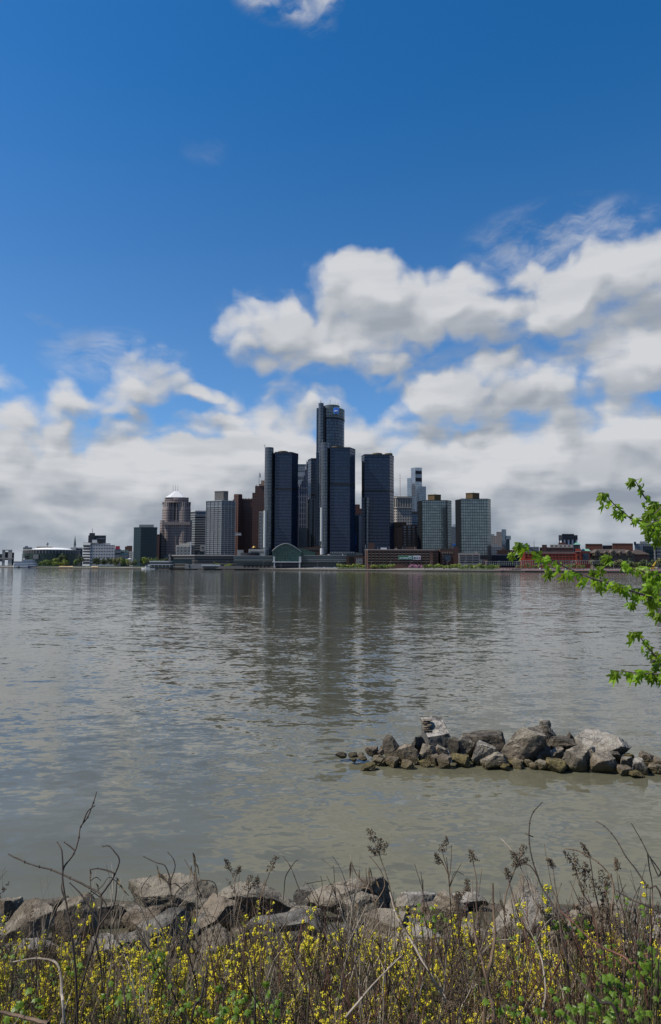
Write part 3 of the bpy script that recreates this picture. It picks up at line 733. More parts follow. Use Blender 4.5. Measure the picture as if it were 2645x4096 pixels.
PT.prism('crown', arcfront(653, 750, 7, dy=4), 1995, M['pinkstone'], 2007, 32); PT.prism('crown_top', arcfront(653, 750, 7, dy=3.6), 1988, bpy.data.materials['pink_stone'], 1999, 33)
PT.box('central_bay', 692, 703, 2012, 2080, M['black'], dy=5, depth=2); PT.box('bay_rib', 699, 703.5, 2014, 2230, bpy.data.materials['pink_stone'], dy=1, depth=4)
PT.box('tall_window_band', 647, 758, 2088, 2100, M['pinkstone_tall'], dy=-1, depth=2)
mb = MB(); Yp = 1084; fp = front(Yp, [(654, 4), (676, 0), (728, 0), (749, 4)], 36); mb.prism(fp, SZ(1989, Yp, 700), SZ(1961.5, Yp, 700), scale_top=.17); mb.build('pyramid_roof', M['white'], PT.root)
for x in (693, 702, 711.5): PT.mast(x, 1941, 1963, M['steel'], 18, .35)
PT.box('entrance_panel', 654, 676, 2218, 2232, M['greybld'], dy=-1)
b = Bld('banded_tower', 'grey banded office tower behind and right of the pyramid roofed tower', 'skyscraper', 1150, 790)
b.prism('left_face', [(757, 10), (777, 0), (822, 0)], 2044, M['banded'], depth=40, cap=M['greyc']); b.box('top_storey', 777, 822, 2047, 2066, M['greybld'], dy=-.4, depth=2); b.prism('roof_rim', [(757, 9), (777, -1), (822, -1)], 2042, M['white'], 2046, 41)
b.mast(796, 2040, 2043, M['steel'], 5, .4)
b = Bld('beige_building', 'low beige columned building with a white slab tower in front of the banded tower', 'building', 960, 740)
b.prism('wall', [(703, 0), (757, 0)], 2180, M['cream'], depth=26); b.prism('penthouse', [(716, 5), (750, 5)], 2173, M['offwhite'], 2181, 16); b.prism('upper_storey', [(745, 3), (760, 3)], 2168, M['offwhite'], 2181, 12)
b.box('white_slab', 759.5, 764.5, 2167, 2222, M['white'], dy=-.8, depth=8); b.prism('right_wing', [(764.5, 1), (777, 1)], 2180, M['brownstep'], depth=20)
for k in range(9): b.box('pier', 705+k*5.6, 706.6+k*5.6, 2185, 2222, M['offwhite'], dy=-.6, depth=.7)
b = Bld('beige_building', 'small plain beige block left of the white grid tower', 'building', 1000, 808)
b.prism('wall', [(800, 0), (822, 0)], 2181, M['offwhite'], depth=20); b.prism('base', [(778, -3), (822, -3)], 2205, M['teal_glass'], depth=18); b.box('window', 805, 813, 2188, 2192, M['opening'])
# white grid tower
OW = Bld('white_grid_tower', 'grey tower with a bright white window grid and a square rooftop box', 'skyscraper', 935, 880)
OW.prism('wall', [(820, 9), (882, 0), (939, 7)], 2002, M['ow'], depth=48, cap=M['greyc'])
OW.prism('plant_room', [(854, 14), (890, 10), (909, 14)], 1961, plain('grey_louvre', (.13, .125, .12), .8), 2003, 26)
OW.prism('plant_room_rim', [(853.5, 13.6), (890, 9.6), (909.5, 13.6)], 1960, M['greyc'], 1962.5, 26.6)
OWp = plain('white_stone_piers', (.36, .38, .39), .75, var=.05)
def slanted(px): return 9*(882-px)/62 if px <= 882 else 7*(px-882)/57
for i, x in enumerate([821, 836, 851, 866.5, 882, 896, 910, 924, 938]):
    OW.box('pier', x-(1.4 if x == 882 else .7), x+(1.4 if x == 882 else .7), 2003, 2222, OWp, dy=slanted(x)-.9, depth=1.2)
for k in range(25):
    y = 2026+k*8.15
    OW.prism('floor_band', [(820, 8.6), (882, -.4), (939, 6.6)], y-.75, OWp, y+.75, 48.5)
OW.prism('roof_rim', [(819.6, 8.2), (882, -.8), (939.4, 6.2)], 2000.8, OWp, 2003.4, 49)
OW.prism('blank_top', [(820.4, 8.8), (882, -.2), (938.6, 6.8)], 2003.4, M['greybld'], 2025, 48.2)
b = Bld('sky_bridge', 'glazed bridge jutting right from the white grid tower', 'bridge', 930, 950)
b.box('deck', 938, 964, 2138.5, 2140.5, M['white'], dy=0, depth=6); b.box('glazing', 939, 963.5, 2131, 2138.5, M['greybld'], dy=.3, depth=5.4)
# dark red art-deco slab and its stepped tower
GB = Bld('red_brick_skyscraper', 'dark red brick skyscraper with a stepped tower and flagpole behind the left dark tower', 'skyscraper', 1010, 1000)
GB.prism('north_tower', [(932, 0), (950, -3), (966, 0)], 1978, M['redbrick'], depth=24); GB.prism('north_tower_top', [(934, 1), (963, 1)], 1976, M['redbrick_pl'], 1988, 18)
GB.prism('slab', [(950, 3), (1020, 3)], 1996, M['redbrick'], depth=26); GB.prism('slab_cornice', [(965, 2.5), (1018, 2.5)], 1994, M['tan_trim'], 1998, 5); GB.prism('shoulder', [(928, 4), (936, 4)], 1997, M['redbrick'], depth=20)
for x0, x1, t in ((1006, 1060, 1972), (1017, 1060, 1947), (1033, 1060, 1938)): GB.prism('stepped_tower', [(x0, -4+(x0-1006)*.02), (x1, -4+(x0-1006)*.02)], t, M['redbrick'], depth=26)
GB.prism('setback', [(1017, -2), (1034, -2)], 1944, M['redbrick_pl'], 1950, 20); GB.prism('tan_crown', [(1041, 2), (1075, 2)], 1921, M['tan_trim'], 1940, 18); GB.prism('tan_collar', [(1033, -4.6), (1062, -4.6)], 1937, M['tan_trim'], 1945, 22)
GB.mast(1036.5, 1889, 1939, M['steel'], 5, .5, name='flagpole'); GB.box('flag', 1035, 1038.5, 1893, 1910, plain('dark_flag', (.06, .03, .05), .9), dy=5, depth=.3)
GB.mast(1026, 1938, 1946, M['steel'], 5, .8, name='roof_beacon')
for k in range(5): GB.prism('pinnacle', [(968+k*11, 2), (971+k*11, 2)], 1992, M['redbrick_pl'], 1996, 3)
b = Bld('white_pier_building', 'white ribbed office block squeezed between the red brick tower and the grey shaft', 'building', 900, 1044)
b.prism('wall', [(1034, 0), (1064, 0)], 2047, M['white_grid'], depth=24); b.box('cornice', 1033.5, 1064, 2045.5, 2049, M['offwhite'])
for k in range(5): b.box('pier', 1034+k*6.4, 1036+k*6.4, 2049, 2195, M['offwhite'], dy=-.7, depth=.8)
b = Bld('gold_pavilion', 'low roof with a gold curved canopy in front of the red brick tower', 'building', 880, 1018)
b.prism('wall', [(1003, 0), (1036, 0)], 2190, M['brick_dark'], depth=14); b.cyl('gold_canopy', 1006, 1026, 2184, plain('gold_metal', (.20, .13, .03), .5, .4), 2191, dy=-3, n=20, rt=.5)
b = Bld('gothic_tower', 'grey granite tower with stepped spiked gable between the left dark tower and the tallest', 'skyscraper', 1040, 1215)
def gothic():
    Y = 1040; mb = MB(); mb2 = MB()
    steps = [(1188, 1942), (1196, 1938), (1203, 1922), (1210, 1902), (1217, 1878), (1222, 1862), (1232, 1856), (1245, 1878)]
    for (x, t), (x2, _) in zip(steps, steps[1:]+[(1262, 0)]):
        o = front(Y+ (x-1188)*.02, [(x, 0), (x2, 0)], 22); mb.prism(o, 3, SZ(t, Y, 1215))
    mb.build('gable_wall', M['gothic'], b.root)
    for x, t in ((1197, 1928), (1204, 1910), (1211, 1890), (1216, 1866), (1226, 1842)):
        m3 = MB(); X = SX(x, Y-1); r = 1.5 if x < 1220 else 2.6; m3.cyl((X, Y-1), r, SZ(t+22, Y, 1215), SZ(t, Y, 1215), 6, rt=.1); m3.build('pinnacle', M['gothic2'], b.root)
gothic()
b.prism('lower_wall', [(1186, -2), (1262, -2)], 1948, M['gothic2'], depth=24)
b.box('string_course', 1190, 1262, 1953, 1954.6, M['greybld'], dy=-2.6); b.box('string_course', 1190, 1262, 1960, 1961.4, M['greybld'], dy=-2.6)
b = Bld('banded_tower', 'pale banded tower top showing behind the grey spiked tower', 'skyscraper', 1120, 1206)
b.prism('wall', [(1180, 0), (1224, 0)], 1884, M['pale_band'], depth=30); b.prism('blank_top', [(1180, 0), (1221, 0)], 1858, M['greybld'], 1884, 30); b.box('crenellated_edge', 1180, 1222, 1856.5, 1858.5, M['gothic2'])
b = Bld('cream_building', 'cream stone building seen low between the left dark tower and the rear dark tower', 'building', 900, 1209)
b.prism('wall', [(1193, 0), (1228, 0)], 2112, M['offwhite'], depth=20)
b.grid('window', 1194, 1225, 2124, 2190, 4, 7, .68, .45, M['greybld'])
b = Bld('brown_building', 'brown brick top seen between the front dark tower and the tower to its right', 'building', 1100, 1436)
b.prism('wall', [(1419, 0), (1449, 0)], 2034, M['redbrick'], depth=20); b.prism('rooftop_block', [(1421, 2), (1440, 2)], 2017, M['redbrick'], 2034, 14)
b = Bld('grey_building', 'grey windowed block low between the front dark tower and the tower to its right', 'building', 960, 1434)
b.prism('wall', [(1419, 0), (1436, -3), (1450, 4)], 2062, M['greybld'], depth=20); b.prism('rooftop_block', [(1424, 2), (1444, 2)], 2057, M['greyc'], 2062, 12); b.box('blue_stripe', 1420.5, 1424, 2140, 2185, M['blue_light'], dy=-3.5)

# ---- right group
b = Bld('limestone_tower', 'pale limestone office tower with dense small windows right of the dark towers', 'skyscraper', 1010, 1612)
b.prism('wall', [(1570, 8), (1589, 0), (1648, 0)], 1990, M['fnb'], depth=30, cap=M['dark_metal']); b.prism('tall_window_storeys', [(1569.6, 7.6), (1589, -.5), (1648.4, -.5)], 1994, facade('limestone_tall_windows', (.30, .28, .25), (.035, .035, .04), 3.8, 60, .6, .9, .1, .2, .3), 2030, 31)
b.prism('cornice', [(1569, 7), (1589, -1.5), (1649, -1.5)], 1988, M['offwhite'], 1992, 32); b.prism('cornice', [(1569, 7), (1589, -1.5), (1649, -1.5)], 2029, M['offwhite'], 2032, 32)
b.prism('plant_room', [(1578, 9), (1632, 9)], 1983, M['tan_pent'], 1990, 14)
b.mast(1601, 1893, 1986, plain('red_white_mast', (.42, .30, .28), .6), 14, .45, cross=8)
for x in (1584, 1590, 1624, 1632): b.mast(x, 1972, 1986, M['steel'], 12, .2)
b = Bld('blue_glass_skyscraper', 'tall pale blue mirror glass skyscraper made of stacked slabs', 'skyscraper', 1180, 1668)
b.prism('main_slab', [(1647, 6), (1664.5, 0), (1691, 3)], 1870, M['hud'], depth=40); b.prism('left_slab', [(1631, 8), (1649, 5)], 1910, M['hud'], depth=30); b.prism('right_slab', [(1664.5, -5), (1680, -9), (1707, -3)], 1947, M['hud_dark'], depth=40)
b.prism('dark_band', [(1664.2, -.4), (1691, 2.6)], 1883, M['black'], 1896, 20); b.prism('dark_band', [(1664.2, -.4), (1691, 2.6)], 1911, M['black'], 1926, 20); b.prism('louvre_panel', [(1664.4, -.2), (1691, 2.8)], 1896, M['hud_dark'], 1911, 20)
b.prism('lower_slab', [(1632, 2), (1668, -6)], 1985, M['hud_dark'], depth=30)
b = Bld('striped_building', 'white ribbon windowed block below the blue glass skyscraper', 'building', 900, 1660)
b.prism('wall', [(1648, 0), (1674, 0)], 2050, M['stripe'], depth=20); b.box('brick_cap', 1648, 1674, 2046, 2054, M['tan_trim'], dy=-.3, depth=3)
for k in range(9): b.box('balcony_band', 1648.6, 1672, 2058+k*9, 2061.5+k*9, M['white'], dy=-.7, depth=.8)
for x in (1655, 1663): b.box('window_divider', x, x+.8, 2054, 2130, M['greybld'], dy=-.9, depth=.4)
b = Bld('brown_stepped_building', 'brown brick block with stepped left roofline and rows of balconies', 'building', 860, 1624)
b.prism('wall', [(1600, 4), (1609, 0), (1670, 0)], 2100, M['brownstep'], depth=26); b.prism('stepped_wing', [(1572, 2), (1590, 0), (1610, -1)], 2112, M['brownpl'], depth=26, tops=[2104, 2112, 2106]); b.prism('rooftop_block', [(1572, 8), (1627, 8)], 2087, M['brownpl'], 2110, 18)
for k in range(9): b.box('balcony_row', 1610, 1669, 2110+k*9.3, 2112+k*9.3, M['black'], dy=-.8, depth=.9)
def river_tower(label, x0, xa, xb, x1, yt, px0, px1, pyt, Y, lean):
    b = Bld('mirror_glass_tower', label, 'skyscraper', Y, (x0+x1)/2)
    b.prism('mirror_wall', [(xa, 0), (xb, 0), (x1, 8)], yt, M['river_glass'], depth=44, cap=M['dark_metal'])
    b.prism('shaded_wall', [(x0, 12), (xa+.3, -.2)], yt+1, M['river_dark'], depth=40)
    b.prism('plant_room', [(px0, 16), ((px0+px1)/2, 12), (px1, 16)], pyt, M['brown_pent'], yt+1, 22)
    b.prism('plant_room_rim', [(px0-.5, 15.6), ((px0+px1)/2, 11.6), (px1+.5, 15.6)], pyt-1, M['tan_pent'], pyt+1.5, 22.6)
    b.prism('roof_rim', [(xa-.3, -.4), (xb, -.4), (x1+.4, 7.6)], yt-.8, M['black'], yt+1.5, 44.5)
    b.mast((px0+px1)/2, pyt-3, pyt, M['steel'], 18, .3)
    return b
E = river_tower('left of the twin mirror glass towers, brown box on its roof', 1672, 1691, 1790, 1809, 2001, 1714, 1767, 1974, 830, 0)
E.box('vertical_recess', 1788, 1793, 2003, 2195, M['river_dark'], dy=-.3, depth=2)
Fb = river_tower('right of the twin mirror glass towers, brown box on its roof', 1824, 1847, 1955, 1967, 1995, 1867, 1922, 1967, 770, 0)
Fb.prism('dark_base', [(1953, -1), (1967.5, 7)], 2184, M['black'], depth=30); Fb.box('dark_base', 1921, 1953, 2220, 2236, M['black'], dy=-1, depth=3)
b = Bld('white_topped_building', 'narrow pale building in the gap between the twin mirror glass towers', 'building', 980, 1817)
b.prism('wall', [(1806, 0), (1828, 0)], 2106, M['greybld'], depth=20); b.prism('rooftop_block', [(1812, 3), (1824, 3)], 2096, M['white'], 2106, 8); b.box('blue_sign', 1812, 1824, 2175.5, 2181.5, M['blue_light'])
# brick car park with openings
GA = Bld('brick_car_park', 'long brown brick car park with rows of openings and a green and white banner', 'car park', 715, 1647)
GA.prism('wall', [(1460, 10), (1470, 0), (1741, 0), (1754, 3)], 2199, M['brick'], depth=55, cap=M['greyc'])
GA.prism('parapet', [(1459.6, 9.6), (1470, -.4), (1741, -.4), (1754.4, 2.6)], 2197, M['pinkcon'], 2200.5, 56)
GA.grid('opening', 1470, 1718, 2204, 2256.5, 16, 5, .70, .50, M['opening'], dy=-.12, th=.3)
for k in range(5):
    for i in range(16):
        pass
sp0 = None
for j in range(4):
    for i in range(16):
        x = 1470+15.5*(i+.5); y = 2204+10.5*(j+1)
        if sp0 is None:
            sp0 = GA.box('spandrel_panel', x-5.2, x+5.2, y-2.2, y+.9, M['spandrel'], dy=-.3, depth=.3); l0 = Vector(sp0.location); X0 = SX(x, 715); Z0 = SZ(y, 715, 1470)
        else:
            q = sp0.copy(); COL.objects.link(q); q.location = l0+Vector((SX(x, 715)-X0, 0, SZ(y, 715, 1470)-Z0))
GA.grid('ramp_opening', 1731, 1753, 2204, 2256.5, 1, 5, .95, .45, M['opening'], dy=-.7, th=.8)
GA.box('white_stair_head', 1523, 1548, 2190.5, 2198, M['white'], dy=10, depth=8); GA.prism('lift_tower', [(1461, 6), (1463.5, 6)], 2178, M['greyc'], depth=3); GA.box('dark_stair_head', 1474, 1498, 2172, 2198, M['brick_dark'], dy=12, depth=8)
GA.box('stair_head', 1579, 1590, 2193, 2198, M['tan_trim'], dy=5, depth=6); GA.box('stair_head', 1625, 1668, 2187, 2198, M['brick_dark'], dy=20, depth=6)
for x in (1512, 1557, 1585, 1612, 1660): GA.mast(x, 2186, 2198, M['steel'], 12, .2, name='roof_lamp')
sg = GA.box('banner', 1594, 1684, 2222, 2239, M['white'], dy=-.7, depth=.35)
gp = GA.box('green_panel', 1594.6, 1652, 2222.6, 2238.4, M['green_sign'], dy=-.8, depth=.1)
word('PET SUPPLIES PLUS', 1599, 1648, 2232.5, 715, M['logo_w'], GA.root, dy=-.9, weight=.02); word('open', 1634, 1648, 2226, 715, M['logo_w'], GA.root, dy=-.9)
GA.box('banner_mark', 1656, 1663, 2229, 2235, M['black'], dy=-.8, depth=.1); GA.box('banner_mark', 1666, 1674, 2230, 2233.5, M['black'], dy=-.8, depth=.1); GA.box('banner_mark', 1677, 1681, 2229, 2235.5, M['redsign'], dy=-.8, depth=.1)
b = Bld('dark_brick_car_park', 'dark brick wing with blue mural at the right end of the brick car park', 'car park', 722, 1792)
b.prism('wall', [(1754, 6), (1762, 0), (1834, 0)], 2196, M['brick_dark'], depth=40); b.box('stair_tower', 1815, 1834, 2189, 2258, M['brick_dark'], dy=-2, depth=8)
b.grid('opening', 1767, 1815, 2204, 2217, 5, 1, .55, .62, M['spandrel'], dy=-.25); b.grid('opening', 1767, 1779, 2219, 2257, 1, 4, .6, .45, M['spandrel'], dy=-.25); b.box('mural', 1779, 1804, 2220.5, 2243, M['mural'], dy=-.5, depth=.3)
b = Bld('pale_car_park', 'small pinkish concrete car park in front of the right mirror glass tower', 'car park', 700, 1877)
b.prism('wall', [(1834, 0), (1921, 0)], 2212, M['pinkcon'], depth=36)
b.grid('opening', 1838, 1918, 2218, 2254, 3, 4, .86, .42, M['opening'], dy=-.2); b.box('stair_head', 1902, 1911, 2206, 2213, M['pinkcon'], dy=4, depth=4)
# right, distant
b = Bld('beige_tower', 'far beige and pink office blocks right of the mirror glass towers', 'building', 1300, 1988)
b.prism('left_block', [(1962, 4), (1990, 4)], 2142, M['fnb'], depth=30); b.prism('pink_block', [(1988, 0), (2010, 0)], 2127, M['pinkcon'], depth=30); b.prism('left_top', [(1962, 8), (1980, 8)], 2136, M['greybld'], 2143, 20)
b = Bld('blue_glass_building', 'narrow blue glass tower with a teal wing right of the pink block', 'building', 1280, 2028)
b.prism('glass_slab', [(2009, 0), (2027.5, 0)], 2117, M['hud_dark'], depth=26); b.prism('teal_wing', [(2027, -1), (2041, -1)], 2156, M['teal_glass'], depth=24); b.prism('teal_head', [(2027, -3), (2046, -3)], 2143, M['hud_dark'], 2157, 24)
b = Bld('low_grey_block', 'mixed low grey rooftops below the far beige tower', 'building', 1000, 2000)
b.prism('wall', [(1968, 0), (2016, 0)], 2188, M['greybld'], depth=20); b.prism('upper_block', [(1972, 6), (1998, 6)], 2176, M['greyc'], 2190, 12); b.prism('brick_wing', [(1990, -4), (2062, -4)], 2200, M['brick_dark'], depth=20); b.prism('rooftop_tank', [(2010, -2), (2022, -2)], 2192, M['brownpl'], 2200, 8)
b = Bld('low_dark_hall', 'long dark glazed low hall behind the waterfront trees at the right', 'building', 800, 2040)
b.prism('wall', [(1963, 0), (2100, 0)], 2219, M['darktower'], depth=30); b.box('roof_edge', 1963, 2100, 2218, 2220.5, M['steel'])
b = Bld('grey_building', 'grey block with a small white pinnacle behind the orange brick car park', 'building', 1150, 2130)
b.prism('wall', [(2096, 0), (2158, 0)], 2187, M['greybld'], depth=26); b.prism('rooftop_block', [(2108, 3), (2122, 3)], 2179, M['greyc'], 2187, 12); b.cyl('white_pinnacle', 2136, 2140.5, 2163, M['offwhite'], 2187, dy=3, n=8, rt=.5)
b = Bld('red_brick_block', 'dark red brick building behind the orange brick car park, pale storey on top', 'building', 820, 2222)
b.prism('wall', [(2160, 0), (2296, 0)], 2190, M['redbrick'], depth=30); b.prism('left_head', [(2170, -1), (2190, -1)], 2179, M['redbrick'], depth=10); b.prism('pale_storey', [(2202, 4), (2296, 4)], 2178, M['cream'], 2191, 20); b.prism('brick_head', [(2236, 6), (2268, 6)], 2170, M['redbrick_pl'], 2179, 12)
b.box('cornice', 2160, 2296, 2189, 2191.5, M['tan_trim'])
b = Bld('dark_tower', 'dark blocky tower with white finned lower storeys above the red brick roofs', 'building', 1050, 2276)
b.prism('dark_top', [(2237.5, 5), (2252, 0), (2314, 3)], 2140, M['darktower'], 2158, 30); b.prism('finned_storeys', [(2239, 6), (2252, 1), (2312, 4)], 2158, M['stripe_dk'], depth=28); b.prism('rooftop_block', [(2251, 5), (2300, 5)], 2135, M['black'], 2141, 20)
for x in (2256, 2268, 2288): b.mast(x, 2130, 2136, M['steel'], 10, .4, name='roof_vent')
# orange brick car park
OG = Bld('orange_brick_car_park', 'long orange red brick car park with a green roofed corner turret', 'car park', 690, 2200)
OG.prism('wall', [(2080, 0), (2306, 0)], 2208, M['redgar'], depth=45, cap=M['greyc']); OG.prism('coping', [(2079.6, -.3), (2306, -.3)], 2207, M['pinkcon'], 2209.5, 46); OG.box('string_course', 2080, 2306, 2212.5, 2213.8, M['pinkcon'], dy=-.35)
OG.grid('opening', 2102, 2304, 2214.5, 2256, 15, 4, .74, .42, M['opening'], dy=-.15)
OG.box('corner_pier', 2080, 2101, 2206, 2262, M['redgar'], dy=-.7, depth=3); OG.prism('turret', [(2303, -1.5), (2326, -1.5)], 2195, M['redgar'], depth=9); OG.box('turret_cornice', 2302, 2327, 2205, 2207.5, M['pinkcon'], dy=-2, depth=9); OG.box('turret_window', 2309, 2320, 2209, 2214, M['opening'], dy=-1.8); OG.box('turret_window', 2311, 2318, 2222, 2236, M['opening'], dy=-1.8)
OG.prism('right_wing', [(2325.5, -.5), (2362, 2)], 2204, M['redgar'], depth=40); OG.box('mural', 2333, 2357, 2213, 2239, M['mural'], dy=-1.2)
OG.prism('lantern', [(2299, 2), (2323, 2)], 2178, M['darktower'], 2195, 10)
mb = MB(); fp = front(694, [(2295, 0), (2326, 0)], 12); mb.prism(fp, SZ(2178.5, 694, 2300), SZ(2169.5, 694, 2300), scale_top=.25); mb.build('lantern_roof', M['copper'], OG.root)
mb = MB(); fp = front(700, [(2322, 0), (2366, 0)], 20); mb.prism(fp, SZ(2204, 700, 2300), SZ(2195, 700, 2300), scale_top=.55); mb.build('copper_roof', M['copper'], OG.root)
OG.prism('lower_left_block', [(2083, -4), (2135, -4)], 2238, M['redgar'], depth=4)
b = Bld('red_cladding_block', 'plain red brown box between the green copper roof and the dark glass link', 'building', 900, 2378)
b.prism('wall', [(2344, 0), (2412, 0)], 2176, M['redbrown'], depth=30); b.box('cornice', 2344, 2412, 2175, 2177, M['tan_trim'], dy=-.3)
b = Bld('red_cladding_block', 'plain red brown box right of the dark glass link above the brown gables', 'building', 900, 2494)
b.prism('wall', [(2452, 0), (2535, 0)], 2174, M['redbrown'], depth=30); b.box('cornice', 2452, 2535, 2173, 2175, M['tan_trim'], dy=-.3)
b = Bld('dark_glass_link', 'dark glass block between the two red brown boxes', 'building', 906, 2432)
b.prism('wall', [(2412.4, 0), (2451.6, 0)], 2182, M['darktower'], depth=20); b.box('roof_edge', 2412.4, 2451.6, 2181, 2183, M['steel'])
b = Bld('copper_roof_house', 'low cream building between the orange car park and the brown gabled row', 'building', 740, 2372)
b.prism('wall', [(2350, 0), (2386, 0)], 2203, M['cream'], depth=20); b.box('roof_edge', 2350, 2386, 2202, 2205, M['greyc'])
# brown gabled row
RH = Bld('gabled_row', 'long brown stone row with dark gabled roofs and dormers at the right', 'building', 720, 2480)
RH.prism('wall', [(2378, 2), (2540, 0)], 2212, M['rowwall'], depth=22); RH.prism('right_wall', [(2540, 4), (2600, 6)], 2216, M['redbrick'], depth=20)
mb = MB()
def gable(px0, px1, ye, yr, Y, dep, hip=6):
    x0, x1 = SX(px0, Y), SX(px1, Y); ze, zr = SZ(ye, Y, px0), SZ(yr, Y, px0); h = min(hip, (x1-x0)/2.2)
    mb.face([(x0, Y, ze), (x1, Y, ze), (x1-h, Y+dep/2, zr), (x0+h, Y+dep/2, zr)]); mb.face([(x1, Y, ze), (x1, Y+dep, ze), (x1-h, Y+dep/2, zr)])
    mb.face([(x0, Y+dep, ze), (x0, Y, ze), (x0+h, Y+dep/2, zr)]); mb.face([(x1, Y+dep, ze), (x0, Y+dep, ze), (x0+h, Y+dep/2, zr), (x1-h, Y+dep/2, zr)])
gable(2376, 2542, 2213, 2195, 719, 24); gable(2538, 2602, 2217, 2198, 722, 24)
mb.build('roof', M['brownroof'], RH.root)
for px in (2392, 2428, 2456, 2486, 2520):
    big = px in (2392, 2456, 2520); w = 11 if big else 6; Y = 718; z0 = SZ(2222, Y, px); zm = SZ(2209, Y, px); zt = SZ(2199 if big else 2204, Y, px); a, c = SX(px-w, Y), SX(px+w, Y)
    m3 = MB(); m3.face([(a, Y, z0), (c, Y, z0), (c, Y, zm), ((a+c)/2, Y, zt), (a, Y, zm)]); m3.face([(c, Y, zm), (c, Y+9, zm), ((a+c)/2, Y+9, zt), ((a+c)/2, Y, zt)]); m3.face([(a, Y+9, zm), (a, Y, zm), ((a+c)/2, Y, zt), ((a+c)/2, Y+9, zt)])
    m3.face([(c, Y, z0), (c, Y+9, z0), (c, Y+9, zm), (c, Y, zm)]); m3.face([(a, Y+9, z0), (a, Y, z0), (a, Y, zm), (a, Y+9, zm)])
    dm = m3.build('dormer', M['rowwall'], RH.root)
    m4 = MB(); q = SX(px-w*.35, Y); q2 = SX(px+w*.35, Y); m4.box(q, q2, Y-.15, Y+.1, SZ(2217, Y, px), SZ(2209.5, Y, px)); wn_ = m4.build('window', M['opening'], None)
    wn_.parent = dm; wn_.location = Vector(wn_.location)-LOCS[dm.name]
for px in (2403, 2470, 2484, 2512): RH.box('chimney', px, px+4, 2190, 2206, M['redbrick_pl'], dy=11, depth=2)
b = Bld('grey_rooftop_building', 'grey concrete building with rooftop plant behind the brown gables', 'building', 950, 2580)
b.prism('wall', [(2541, 0), (2622, 0)], 2174, M['greybld'], depth=30); b.prism('upper_block', [(2563, 4), (2594, 4)], 2165, M['greyc'], 2175, 20); b.prism('plant_room', [(2539, -1), (2548, -1)], 2167, M['darktower'], 2180, 8); b.mast(2594, 2150, 2166, M['steel'], 8, .3, cross=2)
b = Bld('blue_glass_hall', 'low blue glazed hall at the right beside the tan banded tower', 'building', 820, 2598)
b.prism('glass_wall', [(2574, 0), (2622, 0)], 2184, M['hud_dark'], depth=20); b.prism('teal_wall', [(2584, -3), (2620, -3)], 2200, M['teal_glass'], depth=18)
b = Bld('tan_banded_tower', 'tan banded tower cut by the right edge behind the maple leaves', 'skyscraper', 760, 2650)
b.prism('wall', [(2618, 4), (2630, 0), (2720, 0)], 2024, M['tanbld'], depth=30); b.box('stair_shaft', 2619, 2624, 2022, 2250, M['offwhite'], dy=-1, depth=5)

# ---- stadium screens, trellis, barrier and street furniture
def posts_row(name, label, cat, px0, px1, n, Y, ytop, ybot, mat, group=None, beam=True, rail=None):
    r = thing(name, label, cat, (SX((px0+px1)/2, Y), Y, 2.4), group); proto = None
    for i in range(n):
        px = px0+(px1-px0)*i/(n-1); X = SX(px, Y)
        if proto is None:
            m = MB(); m.box(X-.22, X+.22, Y-.2, Y+.2, SZ(ybot, Y, px0), SZ(ytop, Y, px0)); proto = m.build('post', mat, r); X0 = X; L0 = Vector(proto.location)
        else:
            q = proto.copy(); COL.objects.link(q); q.location = L0+Vector((X-X0, 0, 0))
    if beam:
        m = MB(); m.box(SX(px0, Y)-.5, SX(px1, Y)+.5, Y-.5, Y+3.5, SZ(ytop, Y, px0), SZ(ytop-1.3, Y, px0)); m.build('beam', mat, r)
    if rail:
        for y in rail:
            m = MB(); m.box(SX(px0, Y), SX(px1, Y), Y-.3, Y-.21, SZ(y+.9, Y, px0), SZ(y, Y, px0)); m.build('rail', mat, r)
    return r
posts_row('trellis', 'white open steel trellis left of the orange brick car park', 'trellis', 1945, 2080, 19, 665, 2246, 2262, M['offwhite'], rail=(2254,))
posts_row('trellis', 'white open steel trellis in front of the orange brick car park', 'trellis', 2086, 2300, 25, 655, 2243, 2262, M['offwhite'], rail=(2252,))
posts_row('trellis', 'white open steel trellis in front of the brown gabled row', 'trellis', 2306, 2430, 16, 660, 2243, 2256, M['offwhite'])
# red and white construction barrier: its units are countable
bar = None
mr = [M['red_paint'], M['white']]
for i in range(60):
    px = 1985+i*13.5; Y = bank_depth(px)+7
    if bar is None:
        m = MB(); m.box(-1.45, 1.45, -.25, .25, 0, .55); m.box(-1.45, 1.45, -.12, .12, .55, .95)
        for f_i in range(6, 12): m.mi[f_i] = 1
        bar = m.build('barrier', mr); bar['label'] = 'red and white plastic barrier unit in the row along the far right quay'; bar['category'] = 'barrier'; bar['group'] = 'barriers along the quay'; o_ = bar
    else: o_ = bar.copy(); COL.objects.link(o_)
    o_.location = (SX(px, Y), Y, 1.55)
# fence above the barrier
posts_row('mesh_fence', 'pale red mesh fence running along the far right quay', 'fence', 2000, 2760, 60, 628, 2271.5, 2277, plain('faded_red_netting', (.32, .13, .11), .8), beam=True, rail=(2274,))

